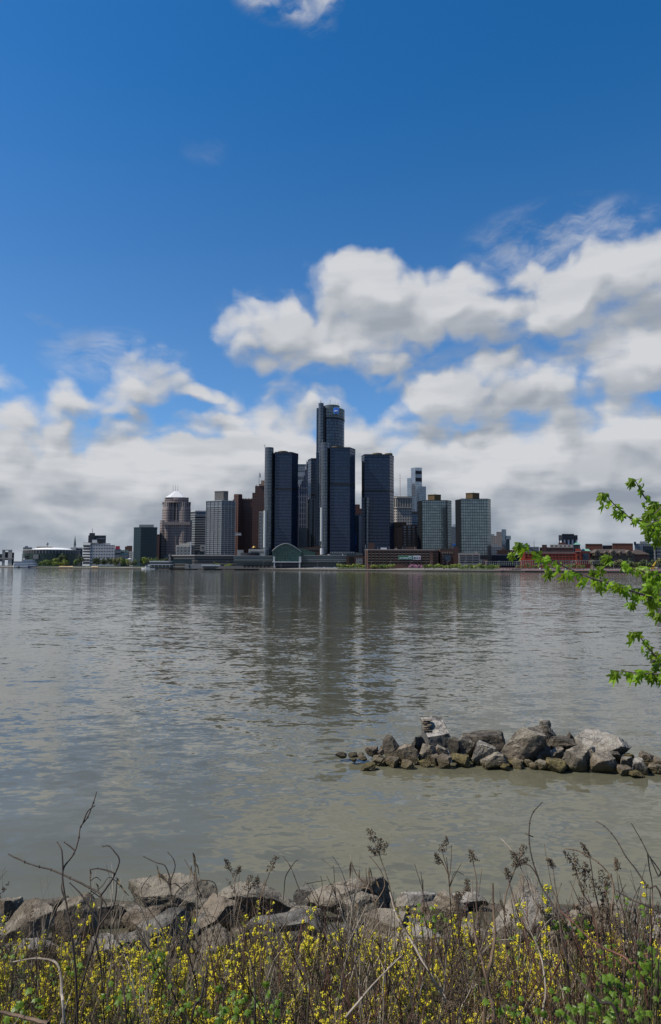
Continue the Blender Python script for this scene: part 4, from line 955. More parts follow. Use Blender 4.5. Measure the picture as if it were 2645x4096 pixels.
# ---- far trees
M['leaf_far'] = [plain('spring_foliage_%s' % k, c, .8, var=.35, scale=.5) for k, c in (('bright', (.20, .25, .045)), ('mid', (.11, .16, .035)), ('dark', (.05, .07, .025)), ('pink', (.34, .16, .24)), ('olive', (.13, .135, .05)))]
M['bark'] = plain('bark', (.06, .045, .035), .9)
for m_ in M['leaf_far']: pass
def far_tree(mat, seed, w, h, trunk=.25):
    R = random.Random(seed); cr = MB(); lobes = []
    for k in range(9):
        a = R.uniform(0, 2*PI); q = R.uniform(0, .33)
        lobes.append((w*q*math.cos(a), w*q*math.sin(a), h*R.uniform(trunk+.14, .84), w*R.uniform(.17, .3)))
    for k in range(420):
        lx, ly, lz, lr = R.choice(lobes); d = Vector((R.gauss(0, 1), R.gauss(0, 1), R.gauss(0, 1))).normalized()*lr*R.uniform(.55, 1.12)
        c = Vector((lx, ly, lz))+Vector((d.x, d.y, d.z*.85)); nn = (d.normalized()+Vector((R.uniform(-.7, .7), R.uniform(-.7, .7), R.uniform(-.3, .9)))).normalized()
        t = nn.orthogonal().normalized(); b2 = nn.cross(t); s = R.uniform(.32, .7)*w/9
        cr.face([c+t*s, c+b2*s*.8, c-t*s, c-b2*s*.7])
    tr = MB(); tr.tube([(0, 0, 0), (.05*w*.3, 0, h*.35), (0, .1, h*.68)], .035*h*.6, .01*h, 6)
    for k in range(4):
        a = R.uniform(0, 6.28); tr.tube([(0, 0, h*.3), (w*.14*math.cos(a), w*.14*math.sin(a), h*.5), (w*.27*math.cos(a), w*.27*math.sin(a), h*.68)], .012*h, .004*h, 4)
    r = thing('tree', '', 'tree', (0, 0, 0)); tr.build('trunk', M['bark'], r, origin=(0, 0, 0)); cr.build('crown', mat, r, origin=(0, 0, 0))
    return r
PROTO = {}
def put_tree(px, dY, w_px, ytop, kind, label, group, name='tree'):
    Y = bank_depth(px)+dY; v = random.randrange(3); key = (kind, v)
    if key not in PROTO:
        PROTO[key] = far_tree(M['leaf_far'][kind], 100*kind+v, 9, 9); o = PROTO[key]
    else: o = copy_tree(PROTO[key])
    z = gz(px, Y)-.1; h = SZ(ytop, Y, px)-z; w = w_px*Y/F
    o.name = name; o.location = (SX(px, Y), Y, z); o.scale = (w/8.2, w/8.2, h/9); o.rotation_euler = (0, 0, random.uniform(0, 6))
    o['label'] = label; o['category'] = 'tree' if 'tree' in name else 'shrub'
    if group: o['group'] = group
    return o
RT = random.Random(5)
for k in range(13): put_tree(158+k*9.5+RT.uniform(-2, 2), 20+RT.uniform(-8, 15), 15, 2238+RT.uniform(-2, 8), RT.choice((0, 1, 1)), 'small yellow green tree on the quay in front of the arena', 'small trees before the arena')
put_tree(240, 60, 44, 2212, 2, 'big dark tree before the right half of the arena', None); put_tree(262, 50, 32, 2216, 2, 'dark tree between the arena and the church', None)
put_tree(225, 40, 26, 2232, 0, 'light green tree just left of the big dark arena tree', None); put_tree(258, 25, 18, 2236, 0, 'light green tree under the dark arena trees', None)
put_tree(318, 50, 34, 2220, 2, 'dark round tree left of the white office building', None); put_tree(303, 30, 22, 2234, 1, 'mid green tree beside the dark round tree', None)
for k in range(16): put_tree(376+k*11+RT.uniform(-3, 3), 35+RT.uniform(-10, 20), 24, 2233+RT.uniform(-6, 6)-(2 if k < 12 else -4), RT.choice((1, 2, 2, 0, 4)), 'green tree in the row below the white office and teal glass block', 'trees below the left office buildings')
for k in range(8): put_tree(566+k*16+RT.uniform(-4, 4), 60, 26, 2228+RT.uniform(-4, 6), RT.choice((1, 2, 0)), 'green tree behind the long white roofed pavilion', 'trees behind the long pavilion')
for px, t in ((863, 2244), (872, 2250), (920, 2252), (905, 2256), (840, 2256)): put_tree(px, 22, 18, t, 0, 'small light tree before the parking deck', 'small trees before the parking deck')
for k in range(22): put_tree(1352+k*10.5+RT.uniform(-2, 2), 14+RT.uniform(-4, 6), 19, 2256+RT.uniform(-4, 5), RT.choice((0, 0, 1)), 'bright green bush in the quay row left of the pink blossom', 'bushes left of the pink blossom')
for k in range(7): put_tree(1640+k*8, 16+RT.uniform(-3, 3), 14, 2258+RT.uniform(-2, 3), 3, 'pink blossoming shrub below the car park banner', 'pink blossoming shrubs', 'blossoming_tree')
for k in range(28): put_tree(1700+k*10.8+RT.uniform(-2, 2), 13+RT.uniform(-4, 6), 20, 2257+RT.uniform(-4, 4), RT.choice((0, 1, 1, 0)), 'bright green bush in the quay row right of the pink blossom', 'bushes right of the pink blossom')
for k in range(18): put_tree(2075+k*15+RT.uniform(-4, 4), 30+RT.uniform(-4, 6), 24, 2258+RT.uniform(-5, 5), RT.choice((4, 1, 4)), 'olive bush below the orange brick car park', 'bushes below the orange car park')
for k in range(17): put_tree(2370+k*19+RT.uniform(-4, 4), 55+RT.uniform(-10, 10), 34, 2240+RT.uniform(-9, 9), RT.choice((4, 2, 4, 1)), 'olive tree in front of the brown gabled row', 'trees before the gabled row')

# ---- sand patches and lawn on the far shore
def patch(name, px0, px1, dy0, dy1, mat, z):
    m = MB(); pts = []
    for px, dy in ((px0, dy0), (px1, dy0), (px1, dy1), (px0, dy1)): pts.append((SX(px, bank_depth(px)+dy), bank_depth(px)+dy, z+ (0 if dy == dy0 else 1.4)))
    m.face(pts); return tag(m.build(name, mat), kind='structure')
patch('lawn', 150, 620, 8, 48, M['grass'], 2.1)
patch('lawn', 1350, 2000, 9, 46, M['grass'], 2.1)
patch('beach_sand', 236, 292, 6, 44, M['sand'], 2.25); patch('beach_sand', 366, 392, 6, 40, M['sand'], 2.25)

# ---- lamps, cars, boats
lamp = None
def lamp_proto():
    r = thing('street_lamp', 'thin grey street lamp on the far promenade', 'street lamp', (0, 0, 0), 'lamps on the far promenade')
    m = MB(); m.tube([(0, 0, 0), (0, 0, 8)], .14, .08, 6); m.build('pole', M['steel'], r, origin=(0, 0, 0))
    m = MB(); m.tube([(0, 0, 7.9), (.5, 0, 8.3), (1.3, 0, 8.35)], .06, .05, 5); m.box(1.1, 1.9, -.18, .18, 8.25, 8.42); m.build('lamp_head', M['white'], r, origin=(0, 0, 0)); return r
for k in range(34):
    px = 180+k*73+RT.uniform(-12, 12); Y = bank_depth(px)+12
    lamp = lamp_proto() if lamp is None else lamp
    o = lamp if k == 0 else copy_tree(lamp)
    o.location = (SX(px, Y), Y, 1.7)
def car_proto():
    r = thing('parked_car', '', 'car', (0, 0, 0)); m = MB()
    prof = [(-2.2, .35), (2.2, .35), (2.25, .8), (1.3, .95), (.7, 1.45), (-1.1, 1.45), (-1.8, .98), (-2.25, .9)]
    for s0, s1 in ((-.85, .85),):
        f = [(x, s0, z) for x, z in prof]; bk = [(x, s1, z) for x, z in prof]; m.face(f); m.face(list(reversed(bk)))
        for i in range(len(f)): j = (i+1) % len(f); m.face([f[j], f[i], bk[i], bk[j]])
    m.build('body', M['white'], r, origin=(0, 0, 0)); m = MB(); m.face([(.95, -.86, .98), (.6, -.86, 1.38), (-1.0, -.86, 1.38), (-1.5, -.86, 1.0)][::-1]); m.build('window', M['black'], r, origin=(0, 0, 0))
    for x in (-1.35, 1.35):
        for y in (-.8, .8):
            m = MB(); m.tube([(x, y-.1, .33), (x, y+.1, .33)], .33, n=12); m.faces = None; m.build('wheel', M['black'], r, origin=(0, 0, 0))
    return r
car = None
cmat = [M['white'], M['black'], M['greyc'], M['red_paint'], M['blue_light'], M['white']]
for k, px in enumerate((632, 640, 1262, 1278, 1296, 1316, 1338, 1524, 1541, 1556, 2165, 2183, 2208, 2262, 2510, 2532, 1052, 1066)):
    Y = bank_depth(px)+(30 if px < 2000 else 22); o = car_proto() if car is None else copy_tree(car); car = car or o
    o.location = (SX(px, Y), Y, gz(px, Y)); o.rotation_euler = (0, 0, RT.choice((0, PI, .4)))
    lab = {0: 'car parked beside the patrol boat berth', 1: 'car parked on the promenade right of the arched atrium', 2: 'white vehicle parked among the bushes left of the pink blossom', 3: 'vehicle parked below the orange brick car park', 4: 'vehicle parked at the far right below the gabled row', 5: 'car parked on the terrace in front of the arched atrium'}
    g = 0 if px < 900 else 5 if px < 1100 else 1 if px < 1400 else 2 if px < 1700 else 3 if px < 2400 else 4
    o['label'] = lab[g]; o['group'] = ['cars by the boat berth', 'cars right of the atrium', 'cars in the bushes', 'cars by the orange car park', 'cars at the far right', 'cars before the atrium'][g]
# people strolling: simple one-surface figures, two or three pixels tall
pm = MB(); pm.tube([(-.12, 0, 0), (-.1, 0, .8), (0, 0, .95)], .07, .1, 6); pm.tube([(.12, 0, 0), (.1, 0, .8), (0, 0, .95)], .07, .1, 6); pm.tube([(0, 0, .85), (0, 0, 1.2), (0, 0, 1.48), (0, 0, 1.52), (0, 0, 1.58)], .2, .07, 8); pm.tube([(.2, 0, 1.42), (.27, 0, 1.1), (.25, .05, .8)], .055, .04, 5); pm.tube([(-.2, 0, 1.42), (-.27, 0, 1.1), (-.25, .05, .8)], .055, .04, 5); pm.oct((0, 0, 1.66), .11, .14)
person = None
for k in range(22):
    px = RT.choice((300, 300, 470, 560, 905, 980, 1110, 1160, 1200, 1240, 1300, 1420, 1900))+RT.uniform(-40, 40); Y = bank_depth(px)+RT.uniform(3, 9)
    if person is None: person = pm.build('person', plain('dark_clothes', (.06, .06, .08), .9, var=.5, scale=2)); o = person
    else: o = person.copy(); COL.objects.link(o)
    o.location = (SX(px, Y), Y, 1.5+(Y-bank_depth(px))*.03); o.rotation_euler = (0, 0, RT.uniform(0, 6)); o['label'] = 'person in dark clothes strolling on the far promenade'; o['category'] = 'person'; o['group'] = 'people on the far promenade'

# riverboat
def hullshape(L, wid, z0, z1, bow=.2, stern=.05):
    """plan outline of a hull, bow to -x"""
    n = 8; pts = []
    for i in range(n+1):
        t = i/n; pts.append((-L/2+L*bow*t, -wid/2*math.sin(t*PI/2)**.8))
    pts += [(L/2-L*stern, -wid/2), (L/2, -wid/2*.8), (L/2, wid/2*.8), (L/2-L*stern, wid/2)]
    pts += [(x, -y) for x, y in reversed(pts[:n+1])][:-1]
    return pts
def riverboat():
    Y = bank_depth(105)-12; x0, x1 = SX(54, Y), SX(155, Y); L = x1-x0; c = (x0+x1)/2; k = Y/F
    r = thing('riverboat', 'white three deck riverboat moored in front of the arena', 'riverboat', (c, Y, 0)); off = lambda pts, dx=0: [(c+dx+p[0], Y+p[1]) for p in pts]
    blue = plain('navy_hull_paint', (.02, .03, .09), .5)
    m = MB(); m.prism(off(hullshape(L, 13, 0, 0)), -.4, 3.0); m.build('hull', blue, r)
    m = MB(); m.prism(off(hullshape(L*.66, 13.3, 0, 0, .12), -L*.165), 1.0, 7.2); m.build('bow_house', M['white'], r)
    zs = 3.0
    for i, (a, b2, z0, z1) in enumerate(((-.45, .42, 3, 7), (-.48, .36, 7.6, 11), (-.10, .30, 11.6, 14.5))):
        m = MB(); m.prism(off(hullshape(L*(b2-a), 12, 0, 0, .08), L*(a+b2)/2), z0, z1); dk = m.build('deck_house', facade('riverboat_cabin_%s' % ('main', 'upper', 'top')[i], (.6, .61, .63), (.04, .05, .06), 2.4, 4.2, .6, .45, .1, .2, .2), r)
        m = MB(); m.prism(off(hullshape(L*(b2-a+.06), 14, 0, 0, .08), L*(a+b2)/2), z1, z1+.5); m.build('deck', M['white'] if i != 1 else plain('blue_grey_deck', (.12, .17, .24), .6), r)
    m = MB(); m.box(c-L*.1, c-L*.02, Y-2, Y+2, 15, 17.6); m.build('pilot_house', M['white'], r)
    for dx in (-.02, .06):
        for dy in (-2, 2):
            m = MB(); m.cyl((c+L*dx, Y+dy), .7, 15, 21, 12, rt=.7); m.cyl((c+L*dx, Y+dy), 1.1, 20.6, 21.5, 12); m.build('funnel', M['black'], r)
    m = MB(); m.tube([(c+L*.47, Y-5, 1.4), (c+L*.47, Y+5, 1.4)], 2.0, n=16); m.build('paddle_wheel', blue, r)
    for k2 in range(12):
        m = MB(); X = c-L*.42+k2*L*.07; m.box(X, X+.25, Y-6.9, Y-6.7, 3.5, 7.6); m.build('deck_post', M['white'], r)
riverboat()
def patrol():
    Y = bank_depth(600)-9; x0, x1 = SX(563, Y), SX(636, Y); L = x1-x0; c = (x0+x1)/2
    r = thing('patrol_boat', 'white patrol boat with a mast moored before the teal glass block', 'boat', (c, Y, 0)); off = lambda pts, dx=0: [(c+dx+p[0], Y+p[1]) for p in pts]
    m = MB(); m.prism(off(hullshape(L*.9, 5, 0, 0, .35)), -.3, 2.2); m.build('hull', M['white'], r)
    m = MB(); m.prism(off(hullshape(L*.4, 4, 0, 0, .2), -L*.05), 2.2, 4.4); ca = m.build('cabin', M['white'], r)
    m = MB(); m.box(c-L*.22, c+L*.1, Y-2.15, Y-2.02, 3.2, 3.9); m.build('cabin_window', M['black'], r)
    m = MB(); m.box(c-L*.1, c+L*.06, Y-1.2, Y+1.2, 4.4, 6.2); m.build('bridge', M['white'], r)
    m = MB(); m.tube([(c, Y, 6), (c+.2, Y, 8.6)], .1, n=5); m.tube([(c-.8, Y, 7.6), (c+.8, Y, 7.6)], .07, n=4); m.build('mast', M['steel'], r)
    m = MB(); m.prism(off(hullshape(L*.25, 5.1, 0, 0, .1), L*.42), .1, 2.5); m.build('stern_hull', plain('navy_stern_paint', (.015, .025, .06), .5), r)
patrol()
Y = bank_depth(75)-60; m = MB(); c_ = SX(75, Y); m.prism([(c_+p[0], Y+p[1]) for p in hullshape(9, 3, 0, 0, .35)], -.2, 1.2); m.box(c_-1, c_+1.6, Y-.9, Y+.9, 1.2, 2.6)
tag(m.build('small_boat', M['black']), 'small dark boat on the water below the riverboat', 'boat')
Y = bank_depth(1250)-1.1
# fenders along the quay
fd = None
for k in range(46):
    px = 905+k*16; Yk = bank_depth(px)-.6
    if fd is None:
        m = MB(); m.tube([(0, 0, .1), (0, 0, 1.5)], .3, .3, 8); fd = m.build('mooring_pile', M['dark_stone']); fd['label'] = 'dark timber pile standing against the far quay wall'; fd['category'] = 'pile'; fd['group'] = 'piles along the far quay'; o = fd
    else: o = fd.copy(); COL.objects.link(o)
    o.location = (SX(px, Yk), Yk, -.1)
# crane arm and parasol canopies
b = thing('crane', 'yellow crane arm leaning at the far right quay', 'crane', (SX(2617, 640), 640, 2))
m = MB(); m.tube([P(2613, 2265, 640), P(2624, 2247, 640)], .9, .5, 4); m.build('boom', plain('yellow_machine_paint', (.55, .36, .03), .5), b); m = MB(); q = P(2611, 2268, 640); m.box(q.x-2, q.x+2.4, 639, 642, 2.2, 4.6); m.build('cab', bpy.data.materials['yellow_machine_paint'], b)
for px in (519, 517, 680): pass
for px, Y, t in ((519, 960, 2234), (678, 900, 2268)):
    b = thing('canopy', 'small white round canopy near the %s' % ('teal glass block' if px < 600 else 'left end of the quay below the pavilion'), 'canopy', (SX(px, Y), Y, 2)); m = MB(); c = P(px, t, Y)
    m.cyl((c.x, c.y), 3.2, c.z-.8, c.z+.4, 16, rt=.6); m.build('roof', M['white'], b); m = MB(); m.tube([(c.x, c.y, 1.4), (c.x, c.y, c.z-.7)], .12, n=6); m.build('pole', M['white'], b)
# ---------------------------------------------------------------- near bank
def ground_z(x, y):
    z = 2.9-.3*y if y < 9.4 else .08-.55*(y-9.4)
    if y < 0: z = 2.9
    return z+.10*noise.noise(Vector((x*.5, y*.5, 0)))+.03*noise.noise(Vector((x*2, y*2, 3)))
def near_ground():
    mb = MB(); nx, ny = 110, 70; vs = []
    for j in range(ny+1):
        y = -4+16.5*j/ny
        for i in range(nx+1):
            x = -16+34*i/nx; vs.append(Vector((x, y, max(-2.2, ground_z(x, y)))))
    mb.v = vs
    for j in range(ny):
        for i in range(nx):
            a = j*(nx+1)+i; mb.f.append((a, a+1, a+nx+2, a+nx+1)); mb.uv.append([(0, 0)]*4); mb.mi.append(0)
    m, n, bs = new_mat('bank_soil')
    f = n.noise(geo_pos(n), 9, 8, .7); f2 = n.noise(geo_pos(n), 1.2, 3)
    c = n.mix(f, (.03, .023, .014), (.13, .10, .065)); c = n.mix(n.rng(f2, .4, .65), c, n.mix(f, (.016, .02, .008), (.05, .055, .02)))
    n.put(bs.inputs['Base Color'], c); bs.inputs['Roughness'].default_value = .95
    b = n.new('ShaderNodeBump'); b.inputs['Strength'].default_value = .8; b.inputs['Distance'].default_value = .04; n.put(b.inputs['Height'], f); n.put(bs.inputs['Normal'], b.outputs[0])
    tag(mb.build('bank_ground', m, smooth=True), kind='structure')
near_ground()
# the river bed under the near water, so the bank has somewhere to go
mb = MB(); mb.face([(-60, 11, -2.1), (60, 11, -2.1), (60, 60, -2.6), (-60, 60, -2.6)]); 
tag(mb.build('river_bed', plain('river_mud', (.08, .07, .05), .9)), kind='structure')

def rock_mat(name, lo, hi, pale, moss=.0, warm=None):
    m, n, bs = new_mat(name)
    oi = n.new('ShaderNodeObjectInfo').outputs['Random']
    p = n.v('ADD', geo_pos(n), n.v('SCALE', (3.1, 7.7, 5.3), oi))
    a = n.noise(p, 3.2, 8, .62); b = n.noise(p, 14, 7, .68); c = n.noise(p, 1.1, 3)
    col = n.mix(n.rng(n.m('ADD', n.m('MULTIPLY', a, .6), n.m('MULTIPLY', b, .4)), .3, .7), lo, hi)
    if warm: col = n.mix(n.rng(c, .42, .62), col, warm)
    # paler in patches on what looks up
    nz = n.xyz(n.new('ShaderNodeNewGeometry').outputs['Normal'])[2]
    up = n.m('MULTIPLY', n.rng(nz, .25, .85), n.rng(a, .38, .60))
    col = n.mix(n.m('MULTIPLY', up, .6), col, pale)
    # dark lichen specks and cracks
    vo = n.new('ShaderNodeTexVoronoi', feature='DISTANCE_TO_EDGE'); vo.inputs['Scale'].default_value = 3.2
    n.put(vo.inputs['Vector'], n.v('ADD', p, n.v('SCALE', n.noise(p, 5, 4, .6, out=1), .35)))
    crack = n.rng(vo.outputs[0], .0, .035, .45, 1); crack = n.m('MAXIMUM', crack, n.rng(c, .45, .55))
    col = n.mix(n.m('SUBTRACT', 1.0, crack), col, tuple(x*.35 for x in lo))
    spk = n.rng(n.noise(p, 45, 3, .6), .58, .70); col = n.mix(n.m('MULTIPLY', spk, .5), col, tuple(x*.5 for x in lo))
    # tide line: algae then wet black just above the water
    z = n.xyz(geo_pos(n))[2]; zj = n.m('ADD', z, n.m('MULTIPLY', n.m('SUBTRACT', b, .5), .16))
    alg = n.rng(zj, .05, .24, 1, 0); col = n.mix(n.m('MULTIPLY', alg, .85), col, n.mix(a, (.035, .026, .008), (.11, .085, .022)))
    n.put(bs.inputs['Base Color'], col)
    n.put(bs.inputs['Roughness'], n.rng(z, .02, .12, .35, .9))
    h = n.m('ADD', n.m('MULTIPLY', b, .5), n.m('MULTIPLY', a, 1.0)); h = n.m('ADD', h, n.m('MULTIPLY', crack, .25)); h = n.m('ADD', h, n.m('MULTIPLY', n.noise(p, 60, 5, .7), .15))
    bp = n.new('ShaderNodeBump'); bp.inputs['Strength'].default_value = 1.0; bp.inputs['Distance'].default_value = .09; n.put(bp.inputs['Height'], h); n.put(bs.inputs['Normal'], bp.outputs[0])
    return m
RM = {
 'grey': rock_mat('grey_limestone', (.050, .042, .029), (.165, .141, .105), (.33, .29, .225), warm=(.125, .098, .066)),
 'dark': rock_mat('dark_basalt_rock', (.026, .021, .014), (.084, .069, .049), (.155, .132, .10)),
 'pale': rock_mat('pale_weathered_rock', (.095, .086, .07), (.22, .20, .17), (.42, .39, .34), warm=(.17, .145, .105)),
 'tan': rock_mat('tan_sandstone', (.085, .072, .05), (.175, .150, .110), (.29, .255, .195)),
 'brown': rock_mat('brown_rock', (.06, .045, .03), (.16, .125, .085), (.25, .21, .16)),
 'slate': rock_mat('blue_grey_slate', (.045, .041, .034), (.115, .108, .094), (.25, .235, .20)),
 'algae': rock_mat('algae_covered_rock', (.04, .032, .012), (.13, .10, .035), (.19, .155, .06)),
}
ICO = None
def ico():
    global ICO
    if ICO is None:
        bm = bmesh.new(); bmesh.ops.create_icosphere(bm, subdivisions=5, radius=1)
        ICO = ([v.co.copy() for v in bm.verts], [tuple(v.index for v in f.verts) for f in bm.faces]); bm.free()
    return ICO
def rock_shape(seed, dx, dy, dz, taper=0, peak=0, cuts=13, rough=.05, flat=False, small=False):
    R = random.Random(seed); vs, fs = ico()
    planes = []
    for k in range(cuts):
        d = Vector((R.gauss(0, 1), R.gauss(0, 1), R.gauss(0, .8))).normalized(); planes.append((d, R.uniform(.42, .78)))
    planes.append((Vector((R.uniform(-.3, .3), R.uniform(-.3, .2), 1)).normalized(), R.uniform(.5, .66)))
    off = Vector((R.uniform(0, 99), R.uniform(0, 99), R.uniform(0, 99))); out = []
    for v in vs:
        p = v.copy()
        for d, t in planes:
            q = p.dot(d)
            if q > t: p -= d*(q-t)
        n1 = noise.fractal(p*1.7+off, .8, 2.1, 5); r1 = noise.ridged_multi_fractal(p*2.2+off, .9, 2.0, 3, 1, 2) if not small else 1
        p *= 1+.07*n1+rough*.8*(r1-1.1)
        p += v*(.030*noise.noise(p*8+off)+.014*noise.noise(p*19+off))
        out.append(p)
    if taper or peak:
        for p in out:
            t = (p.z+.7)/1.4; k = 1-taper*max(0, min(1, t)); p.x = p.x*k+peak*max(0, t)*.6; p.y *= (1-taper*.6*max(0, min(1, t)))
    lo = [min(p[i] for p in out) for i in range(3)]; hi = [max(p[i] for p in out) for i in range(3)]; dm = (dx, dy, dz)
    for p in out:
        for i in range(3): p[i] = ((p[i]-lo[i])/(hi[i]-lo[i])-(.5 if i < 2 else 0))*dm[i]
    return out, fs
def make_rock(label, box, Y, mat, seed, taper=0, peak=0, sink=.25, depth=.85, cuts=13, front=None, rot=0.0, name='boulder', group=None, small=False):
    """a boulder whose silhouette fills the given box of the photograph at depth Y"""
    x0, y0, x1, y1 = box; a = P(x0, y1, Y); b = P(x1, y0, Y)
    dx = b.x-a.x; dz = b.z-a.z; dy = max(.12, dx*depth); ext = dz*sink
    vs, fs = rock_shape(seed, dx*1.02, dy, dz+ext, taper, peak, cuts, small=small)
    me = bpy.data.meshes.new(name); me.from_pydata([tuple(v) for v in vs], [], fs)
    me.polygons.foreach_set('use_smooth', [True]*len(fs)); me.materials.append(RM[mat])
    try: me.set_sharp_from_angle(angle=math.radians(24))
    except Exception: pass
    me.update(); o = bpy.data.objects.new(name, me); COL.objects.link(o)
    o.location = ((a.x+b.x)/2, Y+dy*.38, a.z-ext)
    return tag(o, label, 'rock', group)

# rocks of the low jetty out in the water: label, box, material, options
def jetty_Y(px, y1):
    yf = 3076 if px < 2250 else 3092
    Y0 = G(px, yf, 0).y
    if y1 >= yf-2: return G(px, y1, 0).y
    return Y0+min(1.35, .0125*(yf-y1))
ISL = [
 ('wet black stone at the left tip of the jetty, half awash', (1341, 3010, 1388, 3030), 'dark', {}),
 ('small wet stone second from the left tip of the jetty', (1393, 3012, 1430, 3030), 'dark', {}),
 ('small wet stone third from the left tip of the jetty', (1425, 3014, 1458, 3031), 'dark', {}),
 ('flat brown wet slab behind the left tip of the jetty', (1425, 3028, 1470, 3044), 'brown', {}),
 ('low dark stone awash left of the flat brown slab', (1396, 3034, 1428, 3048), 'dark', {}),
 ('brown blocky stone where the jetty rises at its left', (1461, 2989, 1515, 3026), 'brown', {}),
 ('small tan upright stone left of the dark pyramid boulder', (1519, 2982, 1552, 3008), 'tan', {}),
 ('brown square stone below the small tan upright stone', (1503, 3000, 1540, 3028), 'brown', {}),
 ('dark pyramid shaped boulder on the left part of the jetty', (1535, 2953, 1650, 3036), 'dark', dict(taper=.55, peak=-.1)),
 ('lone algae brown rock standing apart in the water in front of the jetty', (1438, 3057, 1503, 3084), 'algae', dict(taper=.3)),
 ('flat pointed brown stone at the water below the dark pyramid boulder', (1488, 3037, 1543, 3060), 'brown', {}),
 ('brown wedge stone at the waterline left of the pale faceted boulder', (1545, 3030, 1604, 3074), 'brown', {}),
 ('low brown stone under the dark pyramid boulder', (1494, 3021, 1540, 3044), 'brown', {}),
 ('pale faceted boulder right of the dark pyramid boulder', (1585, 2981, 1675, 3050), 'grey', dict(taper=.3, peak=.1)),
 ('small brown pointed stone at the waterline below the pale faceted boulder', (1603, 3041, 1661, 3078), 'brown', dict(taper=.3)),
 ('black jagged boulder behind, left of the tall white topped rock', (1640, 2946, 1716, 3010), 'dark', dict(taper=.3)),
 ('grey rounded boulder below the black jagged one', (1676, 2980, 1752, 3046), 'grey', dict(taper=.2)),
 ('grey knobbed stone under the tall white topped rock', (1746, 2982, 1797, 3037), 'grey', {}),
 ('dark upright boulder at the right foot of the tall white topped rock', (1794, 2952, 1843, 3032), 'dark', {}),
 ('slim brown stone leaning at the front below the tall rock', (1724, 3016, 1762, 3064), 'brown', dict(taper=.2)),
 ('domed grey stone at the waterline below the tall rock', (1750, 3021, 1815, 3076), 'brown', dict(taper=.3)),
 ('long mossy topped boulder forming the back crest, right of the tall rock', (1866, 2936, 2032, 3016), 'dark', dict(sink=.3)),
 ('smooth light grey boulder in front of the mossy crest, left one', (1829, 2951, 1925, 3032), 'grey', {}),
 ('light grey triangular boulder below the mossy crest', (1886, 2974, 1997, 3054), 'pale', dict(taper=.45)),
 ('yellow brown algae stones low at the water below the smooth grey boulder', (1806, 3026, 1888, 3070), 'algae', {}),
 ('long low grey boulder at the waterline in the middle of the jetty', (1927, 3018, 2044, 3079), 'grey', dict(taper=.25)),
 ('biggest rounded grey boulder in the middle of the jetty', (2015, 2921, 2202, 3050), 'grey', dict(taper=.25, peak=.05, sink=.15)),
 ('small white capped stone perched on top behind the biggest boulder', (2160, 2880, 2207, 2914), 'pale', dict(taper=.4, sink=.4)),
 ('blocky dark sided boulder carrying the white capped stone', (2143, 2902, 2231, 2976), 'grey', dict(sink=.4)),
 ('black fin shaped stone standing up alone on the crest', (2264, 2930, 2303, 2974), 'dark', dict(taper=.85, peak=-.35)),
 ('long dark slab lying under the black fin', (2202, 2959, 2340, 3006), 'dark', {}),
 ('dark wedge stone right of the biggest boulder', (2152, 2974, 2207, 3050), 'dark', dict(taper=.3, peak=.2)),
 ('square grey stone left of the round faced boulder', (2199, 2996, 2263, 3050), 'grey', {}),
 ('round faced grey boulder at the front waterline right of centre', (2259, 2993, 2371, 3090), 'grey', dict(cuts=8)),
 ('broad cracked boulder with white lime on top near the right end', (2327, 2941, 2540, 3030), 'pale', dict(sink=.3, cuts=9)),
 ('flat topped block under the broad cracked boulder', (2403, 3003, 2498, 3048), 'grey', {}),
 ('large angular grey block at the front waterline near the right end', (2371, 3022, 2490, 3097), 'grey', dict(cuts=9)),
 ('small pale broken stone left under the broad cracked boulder', (2337, 2986, 2402, 3036), 'pale', {}),
 ('square tan stone right of the large angular block', (2489, 3031, 2542, 3082), 'tan', dict(cuts=7)),
 ('low tan stone in the water below the square tan stone', (2475, 3069, 2542, 3105), 'brown', {}),
 ('white streaked leaning stone right of the square tan stone', (2541, 3034, 2602, 3104), 'pale', dict(taper=.2, peak=-.2)),
 ('brown domed boulder at the far right behind the white streaked stone', (2565, 3013, 2638, 3060), 'brown', dict(taper=.3)),
 ('brown stone at the right frame edge on the jetty', (2608, 3036, 2672, 3070), 'brown', {}),
 ('flat brown slab at the right frame edge at the waterline', (2598, 3062, 2670, 3097), 'brown', {}),
 ('algae covered stone lowest in the water at the right end', (2524, 3089, 2584, 3113), 'algae', {}),
 ('algae yellow slab in the gap left of the round faced boulder', (2193, 3045, 2277, 3094), 'algae', {}),
 ('small pale upright stone at the foot of the biggest boulder', (2149, 3022, 2178, 3052), 'grey', {}),
 ('tan block at the waterline right of the biggest boulder', (2147, 3044, 2202, 3084), 'tan', {}),
 ('flat pinkish pebble stone at the waterline below the biggest boulder', (2053, 3050, 2101, 3078), 'tan', {}),
 ('small algae stone at the waterline left of the flat pinkish stone', (2004, 3057, 2042, 3085), 'algae', dict(taper=.3)),
 ('thin tilted slab under the biggest boulder', (2037, 3036, 2101, 3068), 'brown', {}),
 ('small brown stone directly under the right flank of the biggest boulder', (2100, 3040, 2139, 3066), 'brown', {}),
 ('little dark pebble stone between the pinkish stone and the tan block', (2120, 3054, 2156, 3080), 'brown', {}),
 ('mossy yellow stone under the right end of the broad cracked boulder', (2497, 3017, 2540, 3040), 'algae', {}),
]
SEEDS = {}
for i, (lab, box, mt, kw) in enumerate(ISL):
    Y = jetty_Y((box[0]+box[2])/2, box[3]); kw = dict(kw); kw.setdefault('sink', .35 if box[3] < 3050 else .22)
    make_rock(lab, box, Y, mt, 300+i, name='jetty_rock', small=(box[2]-box[0] < 60), **kw)
